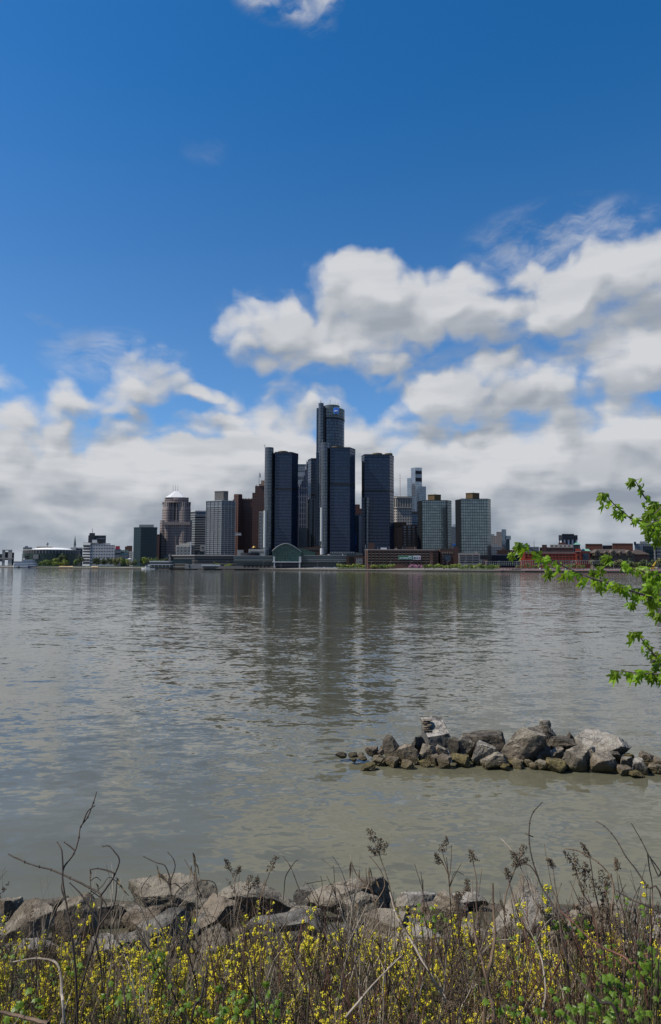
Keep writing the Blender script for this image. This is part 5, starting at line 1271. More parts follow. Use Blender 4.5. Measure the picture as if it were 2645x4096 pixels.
for i in range(9):                                  # the jetty goes on past the frame
    x = 2680+i*75; make_rock('boulder of the jetty beyond the right edge of the photo', (x, 2960+random.randint(0, 40), x+110, 3085), G(x, 3090, 0).y+.5, random.choice(['grey', 'brown', 'dark']), 700+i, name='jetty_rock', group='rocks beyond the frame')
# stones packed between and under the named ones
for i in range(46):
    R = random.Random(900+i); x = R.uniform(1500, 2640); w = R.uniform(26, 52); y1 = R.uniform(3046, 3078)+(10 if x > 2250 else 0)
    make_rock('small brown chink stone packed between the larger jetty rocks', (x, y1-w*.62, x+w, y1), jetty_Y(x, y1)+R.uniform(.1, .5), R.choice(['brown', 'algae', 'dark', 'brown']), 900+i, name='jetty_stone', group='chink stones of the jetty', small=True)
# the tall rock with a white scoured face and a layered hollow
def tall_rock():
    Y = jetty_Y(1750, 3000); r = thing('jetty_rock', 'tallest rock of the jetty, white scoured top face and a layered hollow at upper left', 'rock', P(1750, 3000, Y))
    def w(px, py, dy=0): q = P(px, py, Y); return Vector((q.x, Y+dy, q.z))
    # body: prism between a front and a back outline, then broken up
    frontp = [(1700, 2942), (1712, 2950), (1766, 2941), (1793, 2925), (1806, 2960), (1800, 2990), (1770, 3003), (1722, 2995)]
    topp = [(1697, 2896), (1718, 2890), (1752, 2888), (1780, 2888), (1792, 2918)]
    bm = bmesh.new()
    F0 = [bm.verts.new(w(px, py, 0)) for px, py in [(1712, 2948), (1768, 2940), (1796, 2932), (1806, 2962), (1800, 2996), (1766, 3012), (1716, 3004)]]
    T0 = [bm.verts.new(w(px, py, .62)) for px, py in [(1697, 2893), (1752, 2889), (1781, 2889), (1806, 2950), (1806, 2996), (1766, 3012), (1700, 3004)]]
    bm.faces.new(list(reversed(F0))); bm.faces.new(T0)
    k = len(F0)
    for i in range(k): bm.faces.new([F0[i], F0[(i+1) % k], T0[(i+1) % k], T0[i]])
    bmesh.ops.recalc_face_normals(bm, faces=bm.faces)
    bmesh.ops.triangulate(bm, faces=bm.faces); bmesh.ops.subdivide_edges(bm, edges=bm.edges, cuts=9, use_grid_fill=True)
    bmesh.ops.triangulate(bm, faces=bm.faces)
    cav = w(1722, 2921, .32)
    for v in bm.verts:
        p = v.co; n1 = noise.fractal(p*5, .8, 2, 5); v.co = p+Vector((n1*.02, n1*.018, noise.noise(p*9)*.014))
        d = (Vector((p.x, p.y*.6, p.z))-Vector((cav.x, cav.y*.6, cav.z))).length
        if d < .13: v.co += Vector((.02, .10, -.05))*(1-d/.13)
    me = bpy.data.meshes.new('body'); bm.to_mesh(me); bm.free(); me.materials.append(RM['scoured'])
    me.polygons.foreach_set('use_smooth', [True]*len(me.polygons)); me.set_sharp_from_angle(angle=math.radians(35))
    o = bpy.data.objects.new('body', me); COL.objects.link(o); attach(o, r)
    for i in range(6):                               # thin split layers over the hollow
        y = 2896+i*7; m = MB(); a = w(1694+R_.uniform(-2, 4), y, .30-i*.03); b = w(1738-i*2+R_.uniform(-3, 3), y-1, .42-i*.03)
        vs, fs = rock_shape(50+i, b.x-a.x, .22, .028, cuts=6); m2 = bpy.data.meshes.new('split_layer'); m2.from_pydata([tuple(v) for v in vs], [], fs); m2.materials.append(RM['brown']); m2.polygons.foreach_set('use_smooth', [True]*len(fs))
        q = bpy.data.objects.new('split_layer', m2); COL.objects.link(q); q.location = ((a.x+b.x)/2, (a.y+b.y)/2, a.z); q.rotation_euler = (R_.uniform(-.1, .1), R_.uniform(-.12, .12), R_.uniform(-.2, .2)); attach(q, r)
R_ = random.Random(3)
RM['scoured'] = rock_mat('white_scoured_rock', (.07, .065, .058), (.15, .14, .125), (.52, .48, .42))
tall_rock()

# boulders along our own bank
def bank_Y(px, py):
    d = ray(px, py); Y = 3.
    while Y < 12:
        q = CAM+d*(Y/d.y)
        if q.z <= 2.9-.3*Y: return Y
        Y += .05
    return Y
SHORE = [
 ('grey boulder cut by the left frame edge on the near bank', (-40, 3603, 92, 3700), 'grey', {}),
 ('dark brown boulder standing in the water behind the left bank rocks', (136, 3596, 264, 3700), 'dark', dict(taper=.3)),
 ('brown flat stone in front of the dark brown boulder at left', (142, 3650, 236, 3706), 'brown', {}),
 ('large rounded grey boulder at left behind the tall dead stalks', (188, 3613, 382, 3800), 'grey', dict(taper=.3, peak=-.05)),
 ('wide grey boulder low at the left edge of the bank', (-60, 3664, 205, 3815), 'grey', dict(taper=.15)),
 ('small pointed blue grey rock behind the wide left boulder', (76, 3655, 150, 3720), 'slate', dict(taper=.5)),
 ('speckled grey rock between the rounded and the long flat topped boulder', (368, 3630, 492, 3730), 'grey', {}),
 ('long flat topped tan grey boulder, largest on the left bank', (474, 3544, 858, 3700), 'tan', dict(cuts=9, depth=.55)),
 ('brown split ledge under the long flat topped boulder', (474, 3648, 655, 3745), 'brown', {}),
 ('pale blue grey boulder below the long flat topped one', (500, 3688, 745, 3840), 'slate', dict(taper=.2)),
 ('angled brown boulder leaning left of the golden topped one', (752, 3618, 992, 3770), 'brown', dict(taper=.25, peak=.1)),
 ('golden tan flat topped boulder at the centre of the near bank', (848, 3558, 1184, 3705), 'tan', dict(cuts=9, depth=.6)),
 ('blue black slate rock right of the golden tan boulder', (1172, 3555, 1302, 3640), 'slate', dict(taper=.4, peak=-.15)),
 ('broad grey boulder with a rising right top, centre right of the bank', (1222, 3549, 1575, 3690), 'grey', dict(cuts=10, taper=.2, peak=.1, depth=.6)),
 ('long shaded grey boulder in front of the golden tan one', (968, 3680, 1335, 3820), 'slate', dict(depth=.5)),
 ('small tan stone wedged below the slate rock', (1150, 3660, 1305, 3735), 'tan', {}),
 ('brown faced block in front of the broad grey boulder', (1360, 3608, 1525, 3710), 'tan', dict(cuts=9)),
 ('dark grey boulder half hidden by stems right of centre', (1458, 3690, 1675, 3812), 'grey', {}),
 ('light grey boulder right of the broad grey one', (1576, 3588, 1765, 3680), 'pale', {}),
 ('speckled grey boulder left of the white peaked rock', (1742, 3598, 1885, 3730), 'grey', {}),
 ('low light boulder at the waterline left of the white peaked rock', (1784, 3594, 1966, 3660), 'pale', {}),
 ('white peaked rock rising above the stems at the right', (1978, 3552, 2268, 3800), 'pale', dict(taper=.68, peak=.08, cuts=24)),
 ('grey boulder right of the white peaked rock', (2248, 3618, 2405, 3760), 'grey', {}),
 ('long grey boulder behind the stems near the right edge', (2378, 3656, 2595, 3780), 'grey', {}),
 ('grey boulder at the right frame edge of the bank', (2580, 3680, 2720, 3790), 'pale', {}),
 ('small pale stone right below the white peaked rock', (2238, 3718, 2325, 3790), 'pale', {}),
 ('pale stone low at left among yellow flowers', (58, 3780, 205, 3880), 'pale', {}),
 ('grey stone low at left, second among the yellow flowers', (200, 3790, 335, 3890), 'grey', {}),
 ('pale flat stone low under the long flat topped boulder', (338, 3780, 505, 3885), 'pale', {}),
 ('grey rock below the angled brown boulder', (738, 3738, 965, 3860), 'grey', {}),
 ('grey rock low at the centre behind yellow flowers', (1298, 3738, 1455, 3860), 'slate', {}),
 ('pale rock low right of centre behind brown stems', (1558, 3738, 1805, 3845), 'pale', {}),
 ('dark rock low left of the white peaked rock', (1798, 3718, 1985, 3820), 'grey', {}),
]
for i, (lab, box, mt, kw) in enumerate(SHORE):
    px = (box[0]+box[2])/2; Y = bank_Y(px, box[3]-6); make_rock(lab, box, Y, mt, 1200+i, name='bank_boulder', sink=.25, **{**dict(depth=.75), **kw})
for i in range(46):
    R = random.Random(1500+i); x = R.uniform(-100, 2700); w = R.uniform(70, 150); y1 = R.uniform(3690, 3860)
    make_rock('mid sized grey filler stone packed among the bank boulders', (x, y1-w*.62, x+w, y1), bank_Y(x, y1)+.15, R.choice(['grey', 'slate', 'brown', 'dark']), 1500+i, name='bank_stone', group='filler stones on the near bank', small=True)

# ---------------------------------------------------------------- dead stems, flowers and leaves on the bank
def stem_mat(name, a, b, rough=.8):
    m, n, bs = new_mat(name); oi = n.new('ShaderNodeObjectInfo').outputs['Random']
    f = n.noise(n.v('ADD', geo_pos(n), n.v('SCALE', (5, 9, 2), oi)), 9, 5, .6); n.put(bs.inputs['Base Color'], n.mix(n.rng(f, .35, .65), a, b)); bs.inputs['Roughness'].default_value = rough; return m
SM = {'dark': stem_mat('dark_dead_stem', (.016, .011, .008), (.055, .036, .024)), 'brown': stem_mat('brown_dead_stem', (.05, .030, .018), (.16, .105, .062)),
      'pale': stem_mat('bleached_dead_stem', (.13, .105, .075), (.38, .32, .25)), 'red': stem_mat('reddish_stem', (.07, .028, .018), (.16, .07, .045)),
      'seed': stem_mat('dry_seed_head', (.035, .024, .014), (.11, .075, .04)), 'pod': stem_mat('dry_pod', (.02, .015, .01), (.16, .11, .05))}
def smooth_pts(pts, sub=4):
    out = []
    for i in range(len(pts)-1):
        p0 = pts[max(i-1, 0)]; p1 = pts[i]; p2 = pts[i+1]; p3 = pts[min(i+2, len(pts)-1)]
        for k in range(sub):
            t = k/sub; out.append(.5*((2*p1)+(p2-p0)*t+(2*p0-5*p1+4*p2-p3)*t*t+(3*p1-p0-3*p2+p3)*t**3))
    out.append(pts[-1]); return out
def jit(pts, a, R):
    return [p+Vector((R.uniform(-a, a), R.uniform(-a, a), R.uniform(-a, a)))*(1 if 0 < i < len(pts)-1 else 0) for i, p in enumerate(pts)]
def q3(o, zoom): return (o[0]+zoom[0]*.5844, o[1]+zoom[1]*.5844)
O3, O4, O5 = (0, 3100), (850, 3100), (1745, 3100)
def panicle(R, tip, base, width, n=12):
    """a dry goldenrod plume along the last stretch of a stem"""
    m = MB(); ax = tip-base; L = ax.length
    for i in range(n):
        t = .05+.9*i/n; o = base+ax*t; side = 1 if i % 2 else -1; l = width*(1-t*.75)*R.uniform(.6, 1.1)
        d = Vector((side*R.uniform(.5, 1), R.uniform(-.5, .5), R.uniform(.25, .7))).normalized(); e = o+d*l+Vector((0, 0, -.15*l)); mid = o+d*l*.55+Vector((0, 0, .08*l))
        m.tube([o, mid, e], .0013, .0007, 3)
        for j in range(8):
            s = R.uniform(.25, 1); c = o.lerp(mid, s*2) if s < .5 else mid.lerp(e, s*2-1); c = c+Vector((R.uniform(-.01, .01), R.uniform(-.01, .01), R.uniform(-.006, .01)))
            m.oct(c, R.uniform(.0022, .0048), R.uniform(.003, .006))
    return m
def traced(label, Y, zoom, paths, mat, r0, heads=(), name='dead_stalk', pods=(), extend=True, seed=0, cat='dead plant', Yt=None):
    """paths: polylines in crop coordinates, first one from the ground up; side branches follow"""
    r0 *= 1.35 if Y > 3.9 else 1.1
    R = random.Random(seed or sum(map(ord, label)) % 9999); to = lambda p, dy=0: P(*q3(zoom, p), Y+dy)
    main = [to(p, .05*i) for i, p in enumerate(paths[0])]
    if extend:
        b = main[0]; d = (main[0]-main[1]).normalized() if (main[0]-main[1]).length > 0 else Vector((0, 0, -1)); g = b.copy()
        for _ in range(60):
            if g.z < ground_z(g.x, g.y)-.02: break
            g = g+Vector((d.x*.3, -.01, -1)).normalized()*.05
        main = [g]+main
    r = thing(name, label, cat, main[0])
    m = MB(); sp = smooth_pts(main, 5); sp = jit(sp, r0*.15, R); m.tube(sp, r0, r0*.48, 6)
    for q in main[1:-1]: m.oct(q, r0*1.25, r0*1.4)
    m.build('stem', SM[mat], r)
    near = lambda q: min(sp, key=lambda s: abs(s.x/s.y-q.x/q.y)+abs((s.z-CAMH)/s.y-(q.z-CAMH)/q.y))
    for k, pth in enumerate(paths[1:]):
        q0 = to(pth[0]); base = near(q0)
        pp = [to(p, base.y-Y+.03*i) for i, p in enumerate(pth)]
        if (base-pp[0]).length < .12: pp[0] = base.copy()
        m = MB(); s2 = jit(smooth_pts(pp, 4), r0*.12, R); m.tube(s2, r0*.78, r0*.42, 5)
        for q in pp[1:]: m.oct(q, r0*.75, r0*.9)
        m.build('branch', SM[mat], r)
    for (tip, base, w) in heads:
        dq = near(to(base)).y-Y; panicle(R, to(tip, dq), to(base, dq), w*.5844*Y/F*.5, 13).build('seed_head', SM['seed'], r)
    for (a, b) in pods:
        dq = near(to(a)).y-Y; A = to(a, dq); Bp = to(b, dq); m = MB(); ax = Bp-A; sd = Vector((.1, 1, 0)).normalized(); wd = .0045; k = 6; pl = []
        up = ax.normalized(); lat = up.cross(sd)
        for side in (1, -1):
            pts = [A+ax*(i/k)+lat*side*wd*math.sin(PI*min(1, i/k*1.15+.02))+Vector((0, .01*math.sin(i), 0)) for i in range(k+1)]; pl.append(pts)
        for i in range(k):
            m.face([pl[0][i], pl[0][i+1], pl[1][i+1], pl[1][i]])
            m.face([pl[0][i], pl[0][i+1]+sd*.002, pl[1][i+1]+sd*.002, pl[1][i]][::-1])
        m.build('pod', SM['pod'], r)
    return r
traced('tall forked dead stalk at left, its tip the highest of all the weeds', 3.3, O3, [[(530, 1680), (512, 1300), (492, 1100), (468, 950), (440, 800), (432, 650), (505, 540), (540, 430), (553, 355), (600, 290), (640, 190), (662, 115)], [(433, 640), (424, 520), (393, 460)], [(428, 520), (441, 460)], [(553, 318), (600, 250), (648, 210)], [(430, 850), (422, 780), (428, 730)]], 'dark', .0052)
traced('dead stalk at left with one long arm reaching to the left frame edge', 3.5, O3, [[(520, 1650), (600, 1300), (665, 1100), (688, 960), (690, 825), (610, 770), (480, 705), (350, 648), (270, 628), (170, 595), (55, 540)], [(690, 820), (760, 730), (800, 650), (818, 580), (780, 520), (745, 486), (705, 488)], [(788, 680), (760, 662), (670, 640), (618, 650)], [(695, 1030), (760, 920), (790, 860), (802, 720)], [(685, 1010), (600, 880), (540, 800), (480, 740)]], 'dark', .0062)
traced('thick bleached stem bending left at the bottom left', 2.9, O3, [[(438, 1690), (425, 1500), (410, 1340), (370, 1275), (250, 1255), (90, 1280)]], 'pale', .006)
traced('grey brown stick crossing low at the bottom left corner', 2.7, O3, [[(330, 1704), (170, 1660), (0, 1620), (-120, 1585)]], 'brown', .008, extend=False)
traced('dead plant with a bundle of narrow pods above the long boulder', 4.6, O3, [[(1340, 1400), (1300, 1260), (1240, 1060), (1185, 880), (1162, 740), (1160, 680)], [(1165, 760), (1120, 700), (1085, 670)], [(1190, 880), (1210, 800), (1280, 740)], [(1175, 745), (1198, 640), (1190, 580), (1150, 530)], [(1160, 700), (1130, 620), (1070, 600), (985, 558)]], 'dark', .0042, pods=[((1070, 615), (1098, 725)), ((1080, 650), (1110, 760)), ((1160, 680), (1180, 830)), ((1150, 700), (1168, 810)), ((1185, 740), (1280, 800)), ((1080, 675), (1170, 720)), ((1085, 690), (1150, 735))])
traced('dead plant with one hanging pod pair right of the pod bundle', 4.4, O3, [[(1290, 1180), (1340, 1000), (1350, 850), (1342, 680), (1320, 530)], [(1345, 760), (1390, 720), (1470, 740), (1490, 830)], [(1345, 700), (1300, 640), (1265, 580)], [(1348, 760), (1385, 840), (1390, 780)]], 'brown', .0036, pods=[((1322, 530), (1334, 640)), ((1325, 535), (1350, 650)), ((1335, 640), (1330, 730)), ((1310, 620), (1300, 730)), ((1340, 600), (1372, 700))])
traced('curved dead stalk arching beside the left rounded boulder', 4.0, O3, [[(1300, 1260), (1150, 1100), (1040, 950), (980, 850), (972, 770), (1035, 685)]], 'dark', .0028)
traced('thin drooping dead stem with hanging leaf strips at left', 3.8, O3, [[(700, 1420), (672, 1200), (640, 1010), (628, 860), (618, 700), (617, 635)], [(640, 820), (700, 760), (760, 700), (880, 825)], [(625, 740), (660, 700), (690, 722)], [(660, 800), (720, 870), (740, 950)]], 'dark', .0032, pods=[((617, 650), (622, 740)), ((655, 740), (690, 820)), ((790, 700), (840, 770)), ((800, 740), (880, 820))])
traced('two headed dry plume left of the golden boulder', 5.0, O4, [[(240, 1200), (200, 950), (155, 800), (150, 720), (120, 650), (90, 575)], [(152, 730), (170, 670), (195, 625)]], 'brown', .0032, heads=[((88, 572), (120, 660), 70), ((195, 625), (155, 700), 70)])
traced('dry plume leaning right in front of the golden boulder', 5.0, O4, [[(300, 1050), (330, 850), (380, 700), (405, 640), (442, 555)]], 'brown', .0030, heads=[((445, 550), (385, 680), 80)])
traced('low dark plume between the two golden boulder plumes', 4.9, O4, [[(230, 1000), (240, 860), (250, 740), (262, 690)], [(250, 800), (300, 720), (310, 690)]], 'dark', .003, heads=[((265, 680), (240, 800), 90), ((310, 688), (300, 780), 60)])
traced('bent dead stem curving over the slate rock', 4.7, O4, [[(760, 1200), (700, 950), (640, 820), (600, 790), (560, 690), (530, 620), (482, 555)], [(535, 625), (560, 600), (585, 580)], [(535, 625), (500, 700), (490, 800), (480, 900)]], 'dark', .0036)
traced('slender dead stem with a curled top right of the slate rock', 4.9, O4, [[(900, 1200), (800, 1000), (720, 880), (670, 780), (632, 728)], [(750, 880), (752, 770), (742, 695)], [(752, 740), (780, 720)]], 'dark', .003)
traced('tallest dry plume at the centre right', 4.5, O4, [[(1400, 1250), (1320, 1050), (1250, 900), (1195, 700), (1142, 545), (1105, 450), (1070, 370)]], 'brown', .0036, heads=[((1068, 368), (1115, 470), 110), ((1200, 460), (1135, 560), 110), ((1160, 430), (1130, 530), 70), ((1065, 490), (1130, 560), 60)])
traced('dead plant with dark hanging pods at the centre right', 4.5, O4, [[(1150, 1250), (1135, 1000), (1110, 850), (1080, 740), (1075, 630)], [(1085, 760), (1000, 700), (960, 620), (948, 585)], [(1110, 820), (1060, 730), (1050, 640)], [(1120, 870), (1180, 760), (1150, 650), (1080, 560)], [(1080, 780), (990, 765), (905, 752), (855, 748)]], 'brown', .004, pods=[((948, 588), (932, 720)), ((950, 588), (940, 735)), ((955, 590), (955, 710)), ((1003, 640), (1008, 730)), ((1078, 635), (1062, 720)), ((1080, 640), (1100, 740)), ((1110, 700), (1150, 790)), ((970, 820), (968, 960)), ((905, 730), (915, 850)), ((975, 860), (1005, 940))])
traced('long bleached white stick leaning across the right half', 3.4, O4, [[(1600, 1530), (1530, 1430), (1452, 1300), (1370, 1150), (1300, 1040), (1250, 930), (1215, 800)]], 'pale', .0062, extend=False)
traced('pale short stick lying at the bottom centre right', 2.9, O5, [[(-40, 1380), (30, 1480), (118, 1648)]], 'pale', .006, extend=False)
traced('tall whip like dead stem curving up right of centre', 3.6, O5, [[(900, 1290), (860, 1080), (830, 950), (775, 850), (720, 760), (665, 600), (638, 470), (640, 330), (668, 250), (727, 188)], [(640, 410), (612, 402)], [(640, 425), (662, 422)], [(690, 700), (640, 620), (560, 600)]], 'dark', .0048, name='dead_stalk')
traced('long dead stem leaning left over the right water, tip bent', 3.7, O5, [[(1560, 900), (1450, 770), (1370, 650), (1300, 560), (1250, 470), (1200, 400), (1150, 350), (1092, 314)]], 'dark', .0042)
traced('dead stem with a straight tip nearest the right edge', 3.6, O5, [[(1580, 800), (1520, 690), (1460, 560), (1400, 440), (1335, 330)], [(1450, 540), (1460, 640), (1480, 760), (1480, 940)], [(1455, 560), (1520, 640), (1560, 700)]], 'dark', .0042)
traced('arching dead stem bowed to the left at the right side', 3.7, O5, [[(1290, 1300), (1275, 1150), (1240, 1040), (1200, 950), (1215, 800), (1190, 690), (1110, 600), (1000, 532), (940, 512), (880, 504)], [(1275, 1180), (1340, 1300), (1400, 1400)]], 'brown', .0048)
traced('large dry plume left of the whip like stem', 3.9, O5, [[(500, 1400), (482, 1200), (468, 1000), (475, 830), (530, 670), (560, 600), (600, 480)]], 'brown', .0046, heads=[((610, 470), (560, 610), 110), ((520, 520), (560, 640), 80), ((635, 575), (550, 640), 110), ((480, 640), (500, 720), 70)])
traced('dark rounded seed plume above the speckled boulder', 4.4, O5, [[(300, 1100), (275, 900), (278, 740), (258, 620), (240, 520)]], 'brown', .0034, heads=[((238, 515), (255, 610), 90)])
traced('forked dry plume at the left of the right group', 4.4, O5, [[(150, 1000), (110, 830), (95, 760), (80, 660), (45, 520), (75, 425)], [(95, 700), (102, 600), (104, 485)], [(90, 680), (40, 590), (0, 535)]], 'brown', .0034, heads=[((78, 418), (40, 540), 80), ((-5, 540), (25, 620), 60)])
traced('low bushy dry plume below the forked one', 4.6, O5, [[(170, 1050), (150, 920), (165, 850), (215, 780)]], 'brown', .003, heads=[((240, 775), (140, 850), 100), ((212, 710), (215, 800), 60), ((150, 800), (160, 870), 70)])
traced('single dark topped seed stalk right of the white peaked rock', 4.2, O5, [[(870, 1100), (840, 900), (812, 740), (800, 640), (770, 575)]], 'brown', .003, heads=[((765, 570), (802, 640), 60)])
traced('spindly dry plume with drooping sprays at the right', 4.1, O5, [[(1110, 1200), (1080, 950), (1000, 800), (960, 680), (945, 545)]], 'brown', .0034, heads=[((945, 535), (965, 700), 90), ((1020, 590), (1040, 720), 80)])
traced('dense dry plume tangle behind the arching stem', 4.2, O5, [[(1150, 1150), (1120, 950), (1080, 760), (1060, 620), (1040, 530), (995, 463)]], 'dark', .0036, heads=[((990, 460), (1045, 570), 50), ((1130, 640), (1150, 800), 130), ((1065, 700), (1100, 850), 120), ((1180, 680), (1170, 820), 80)])
traced('thin upright seed stalk left of the right edge', 4.2, O5, [[(1290, 1050), (1270, 900), (1245, 740), (1230, 580)]], 'brown', .0028, heads=[((1232, 570), (1240, 660), 60)])
traced('greenish dead stem leaning at the lower right, cut by the bottom', 2.9, O5, [[(395, 1704), (370, 1520), (320, 1290), (280, 1150), (250, 1020)]], 'brown', .0085)
traced('straight blunt dead stalk beside the greenish leaning stem', 3.1, O5, [[(340, 1500), (380, 1250), (402, 1080), (390, 880), (388, 742)]], 'brown', .0075)
traced('dark long stem rising diagonally across the lower right', 2.9, O5, [[(1260, 1700), (1120, 1550), (1000, 1430), (930, 1330), (880, 1220), (855, 1080), (838, 950)]], 'dark', .0062)
traced('reddish diagonal stem ending in the right group', 3.3, O5, [[(1420, 1420), (1330, 1290), (1275, 1240), (1150, 1185), (1040, 1110), (940, 1010), (850, 930)]], 'red', .0058)
traced('thin dead branch entering from the right frame edge', 3.4, O5, [[(1620, 965), (1540, 940), (1430, 890), (1330, 850), (1230, 788)]], 'dark', .0055, extend=False)
traced('reddish live shoot at the right frame edge', 3.5, O5, [[(1380, 1420), (1430, 1290), (1465, 1140), (1480, 960), (1480, 800)]], 'red', .0042)
traced('pale forked stem in the middle of the lower right', 3.1, O5, [[(720, 1704), (748, 1500), (735, 1330), (700, 1190), (640, 1060), (580, 900)]], 'pale', .0042)
traced('dark stem curving at the bottom of the left third', 3.0, O3, [[(865, 1704), (850, 1500), (830, 1380), (770, 1250), (745, 1100)]], 'dark', .0052)
traced('dark bowed stem at the bottom between left and centre', 3.0, O3, [[(1310, 1690), (1370, 1540), (1410, 1380), (1418, 1240)]], 'dark', .0062)
traced('dark upright stem at the bottom left of centre', 3.0, O4, [[(290, 1704), (292, 1500), (270, 1320), (240, 1180)]], 'dark', .0058)
traced('dark bent stem through the yellow flowers at the centre', 3.1, O4, [[(650, 1704), (660, 1420), (590, 1300), (560, 1200), (500, 1130)]], 'dark', .0052)
traced('pale diagonal stalk pair below the dark pods', 3.1, O4, [[(910, 1660), (1060, 1480), (1150, 1380), (1290, 1240)]], 'pale', .0042, extend=False)

# generic stems: six kinds, copied
def stalk_kind(seed, h0, mat, plume):
    R = random.Random(seed); r = thing('dead_weed', '', 'dead plant', (0, 0, 0))
    for s in range(R.randint(2, 3)):
        h = h0*R.uniform(.6, 1.0); lean = Vector((R.uniform(-.4, .4), R.uniform(-.2, .2), 0)); pts = []; k = 7; o0 = Vector((R.uniform(-.12, .12), R.uniform(-.06, .06), 0))
        for i in range(k+1):
            t = i/k; pts.append(o0+Vector((lean.x*t*t*h+R.uniform(-.009, .009), lean.y*t*t*h, h*t)))
        m = MB(); m.tube(smooth_pts(pts, 3), R.uniform(.0034, .0050), .0016, 5)
        m.build('stem', SM[mat], r, origin=(0, 0, 0))
        for b in range(R.randint(2, 5)):
            i = R.randint(3, k-1); o = pts[i]; d = Vector((R.choice((-1, 1))*R.uniform(.3, .8), R.uniform(-.4, .4), 1)).normalized(); l = R.uniform(.08, .28)*h
            mid = o+d*l*.5+Vector((0, 0, .02)); e = o+d*l+Vector((R.uniform(-.03, .03), 0, R.uniform(-.02, .05))); m = MB(); m.tube(smooth_pts([o, mid, e], 3), .0024, .0012, 4); m.build('branch', SM[mat], r, origin=(0, 0, 0))
            if plume and R.random() < .6: panicle(R, e+(e-mid)*.4, mid, .03, 7).build('seed_head', SM['seed'], r, origin=(0, 0, 0))
        if plume and s < 2: panicle(R, pts[-1]+Vector((0, 0, .02)), pts[-2]-Vector((0, 0, .02)), .05, 11).build('seed_head', SM['seed'], r, origin=(0, 0, 0))
    return r
KINDS = [(1.05, 'brown', True), (1.0, 'dark', False), (.85, 'pale', False), (.95, 'dark', False), (.75, 'pale', False), (.9, 'red', False), (.9, 'brown', False), (.8, 'dark', False)]
kp = {}
RS = random.Random(77)
for i in range(300):
    k = RS.randrange(len(KINDS)); 
    Y = RS.uniform(2.7, 5.2) if i % 3 else RS.uniform(3.6, 5.6); px = RS.uniform(-60, 2700)
    if px < 1300 and RS.random() < .15: px += 1300
    h, mt, pl = KINDS[k]
    if k not in kp: kp[k] = stalk_kind(40+k, h, mt, pl); o = kp[k]
    else: o = copy_tree(kp[k])
    x = SX(px, Y); s = RS.uniform(.5, 1.08)*(1.08 if px > 1250 else .95); 
    if px > 2000: s *= 1.08
    sz = s
    if i % 3 == 0:       # the ones that stand clear of the thicket
        Y = RS.uniform(3.6, 4.9); x = SX(px, Y); tip = RS.uniform(3370, 3600) if px > 1250 else RS.uniform(3480, 3700)
        sz = (SZ(tip, Y, px)-ground_z(x, Y))/h; s = sz*.8
    o.location = (x, Y, ground_z(x, Y)-.02); o.scale = (s, s, sz); o.rotation_euler = (RS.uniform(-.18, .18), RS.uniform(-.22, .22), RS.uniform(0, 6.28))
    o['label'] = 'thin dead weed in the brown thicket of stems on the near bank'; o['category'] = 'dead plant'; o['group'] = 'dead weed stems in the thicket'

# flowering plants
def flower_mats():
    m, n, bs = new_mat('yellow_blossom'); f = n.noise(geo_pos(n), 60, 3)
    n.put(bs.inputs['Base Color'], n.mix(n.rng(f, .3, .7), (.42, .36, .008), (.72, .61, .014))); bs.inputs['Roughness'].default_value = .7
    bs.inputs['Subsurface Weight'].default_value = 0
    return m
FM = flower_mats(); GS = stem_mat('olive_flower_stem', (.05, .07, .016), (.14, .15, .04))
def flower_kind(seed, h, dense=1.0, tall=False):
    R = random.Random(seed); r = thing('yellow_flowering_plant', '', 'flower', (0, 0, 0)); st = MB(); fl = MB(); lf = MB()
    for s in range(R.randint(3, 5) if not tall else 2):
        a = R.uniform(0, 6.28); l = Vector((math.cos(a), math.sin(a), 0))*R.uniform(.02, .30 if not tall else .1)*h; hh = h*R.uniform(.65, 1.0); pts = [Vector((0, 0, 0)), l*.35+Vector((0, 0, hh*.4)), l*.8+Vector((0, 0, hh*.75)), l*1.2+Vector((0, 0, hh))]
        sp = smooth_pts(pts, 4); st.tube(sp, .0026, .0012, 4)
        n = int((15 if not tall else 12)*dense)
        for i in range(n):
            t = R.uniform(.42, 1.0) if not tall else .35+.65*i/n; q = sp[min(len(sp)-1, int(t*(len(sp)-1)))]; off = Vector((R.uniform(-1, 1), R.uniform(-1, 1), R.uniform(-.3, .6))).normalized()*R.uniform(.008, .034)
            c = q+off; st.tube([q, c], .0008, .0006, 3)
            for j in range(R.randint(8, 15)):
                d = Vector((R.gauss(0, 1), R.gauss(0, 1), R.gauss(0, .8))).normalized()*R.uniform(.002, .0135); fl.oct(c+d, R.uniform(.0032, .0062), R.uniform(.003, .0052))
        for i in range(12):
            q = sp[R.randint(1, len(sp)-2)]; d = Vector((R.uniform(-1, 1), R.uniform(-1, 1), R.uniform(0, .6))).normalized(); sd = d.cross(Vector((0, 0, 1))).normalized(); L = R.uniform(.015, .040)
            lf.face([q, q+d*L*.5+sd*L*.22, q+d*L, q+d*L*.5-sd*L*.22])
    st.build('stem', GS, r, origin=(0, 0, 0)); fl.build('blossoms', FM, r, origin=(0, 0, 0)); lf.build('leaves', LEAFD, r, origin=(0, 0, 0)); return r
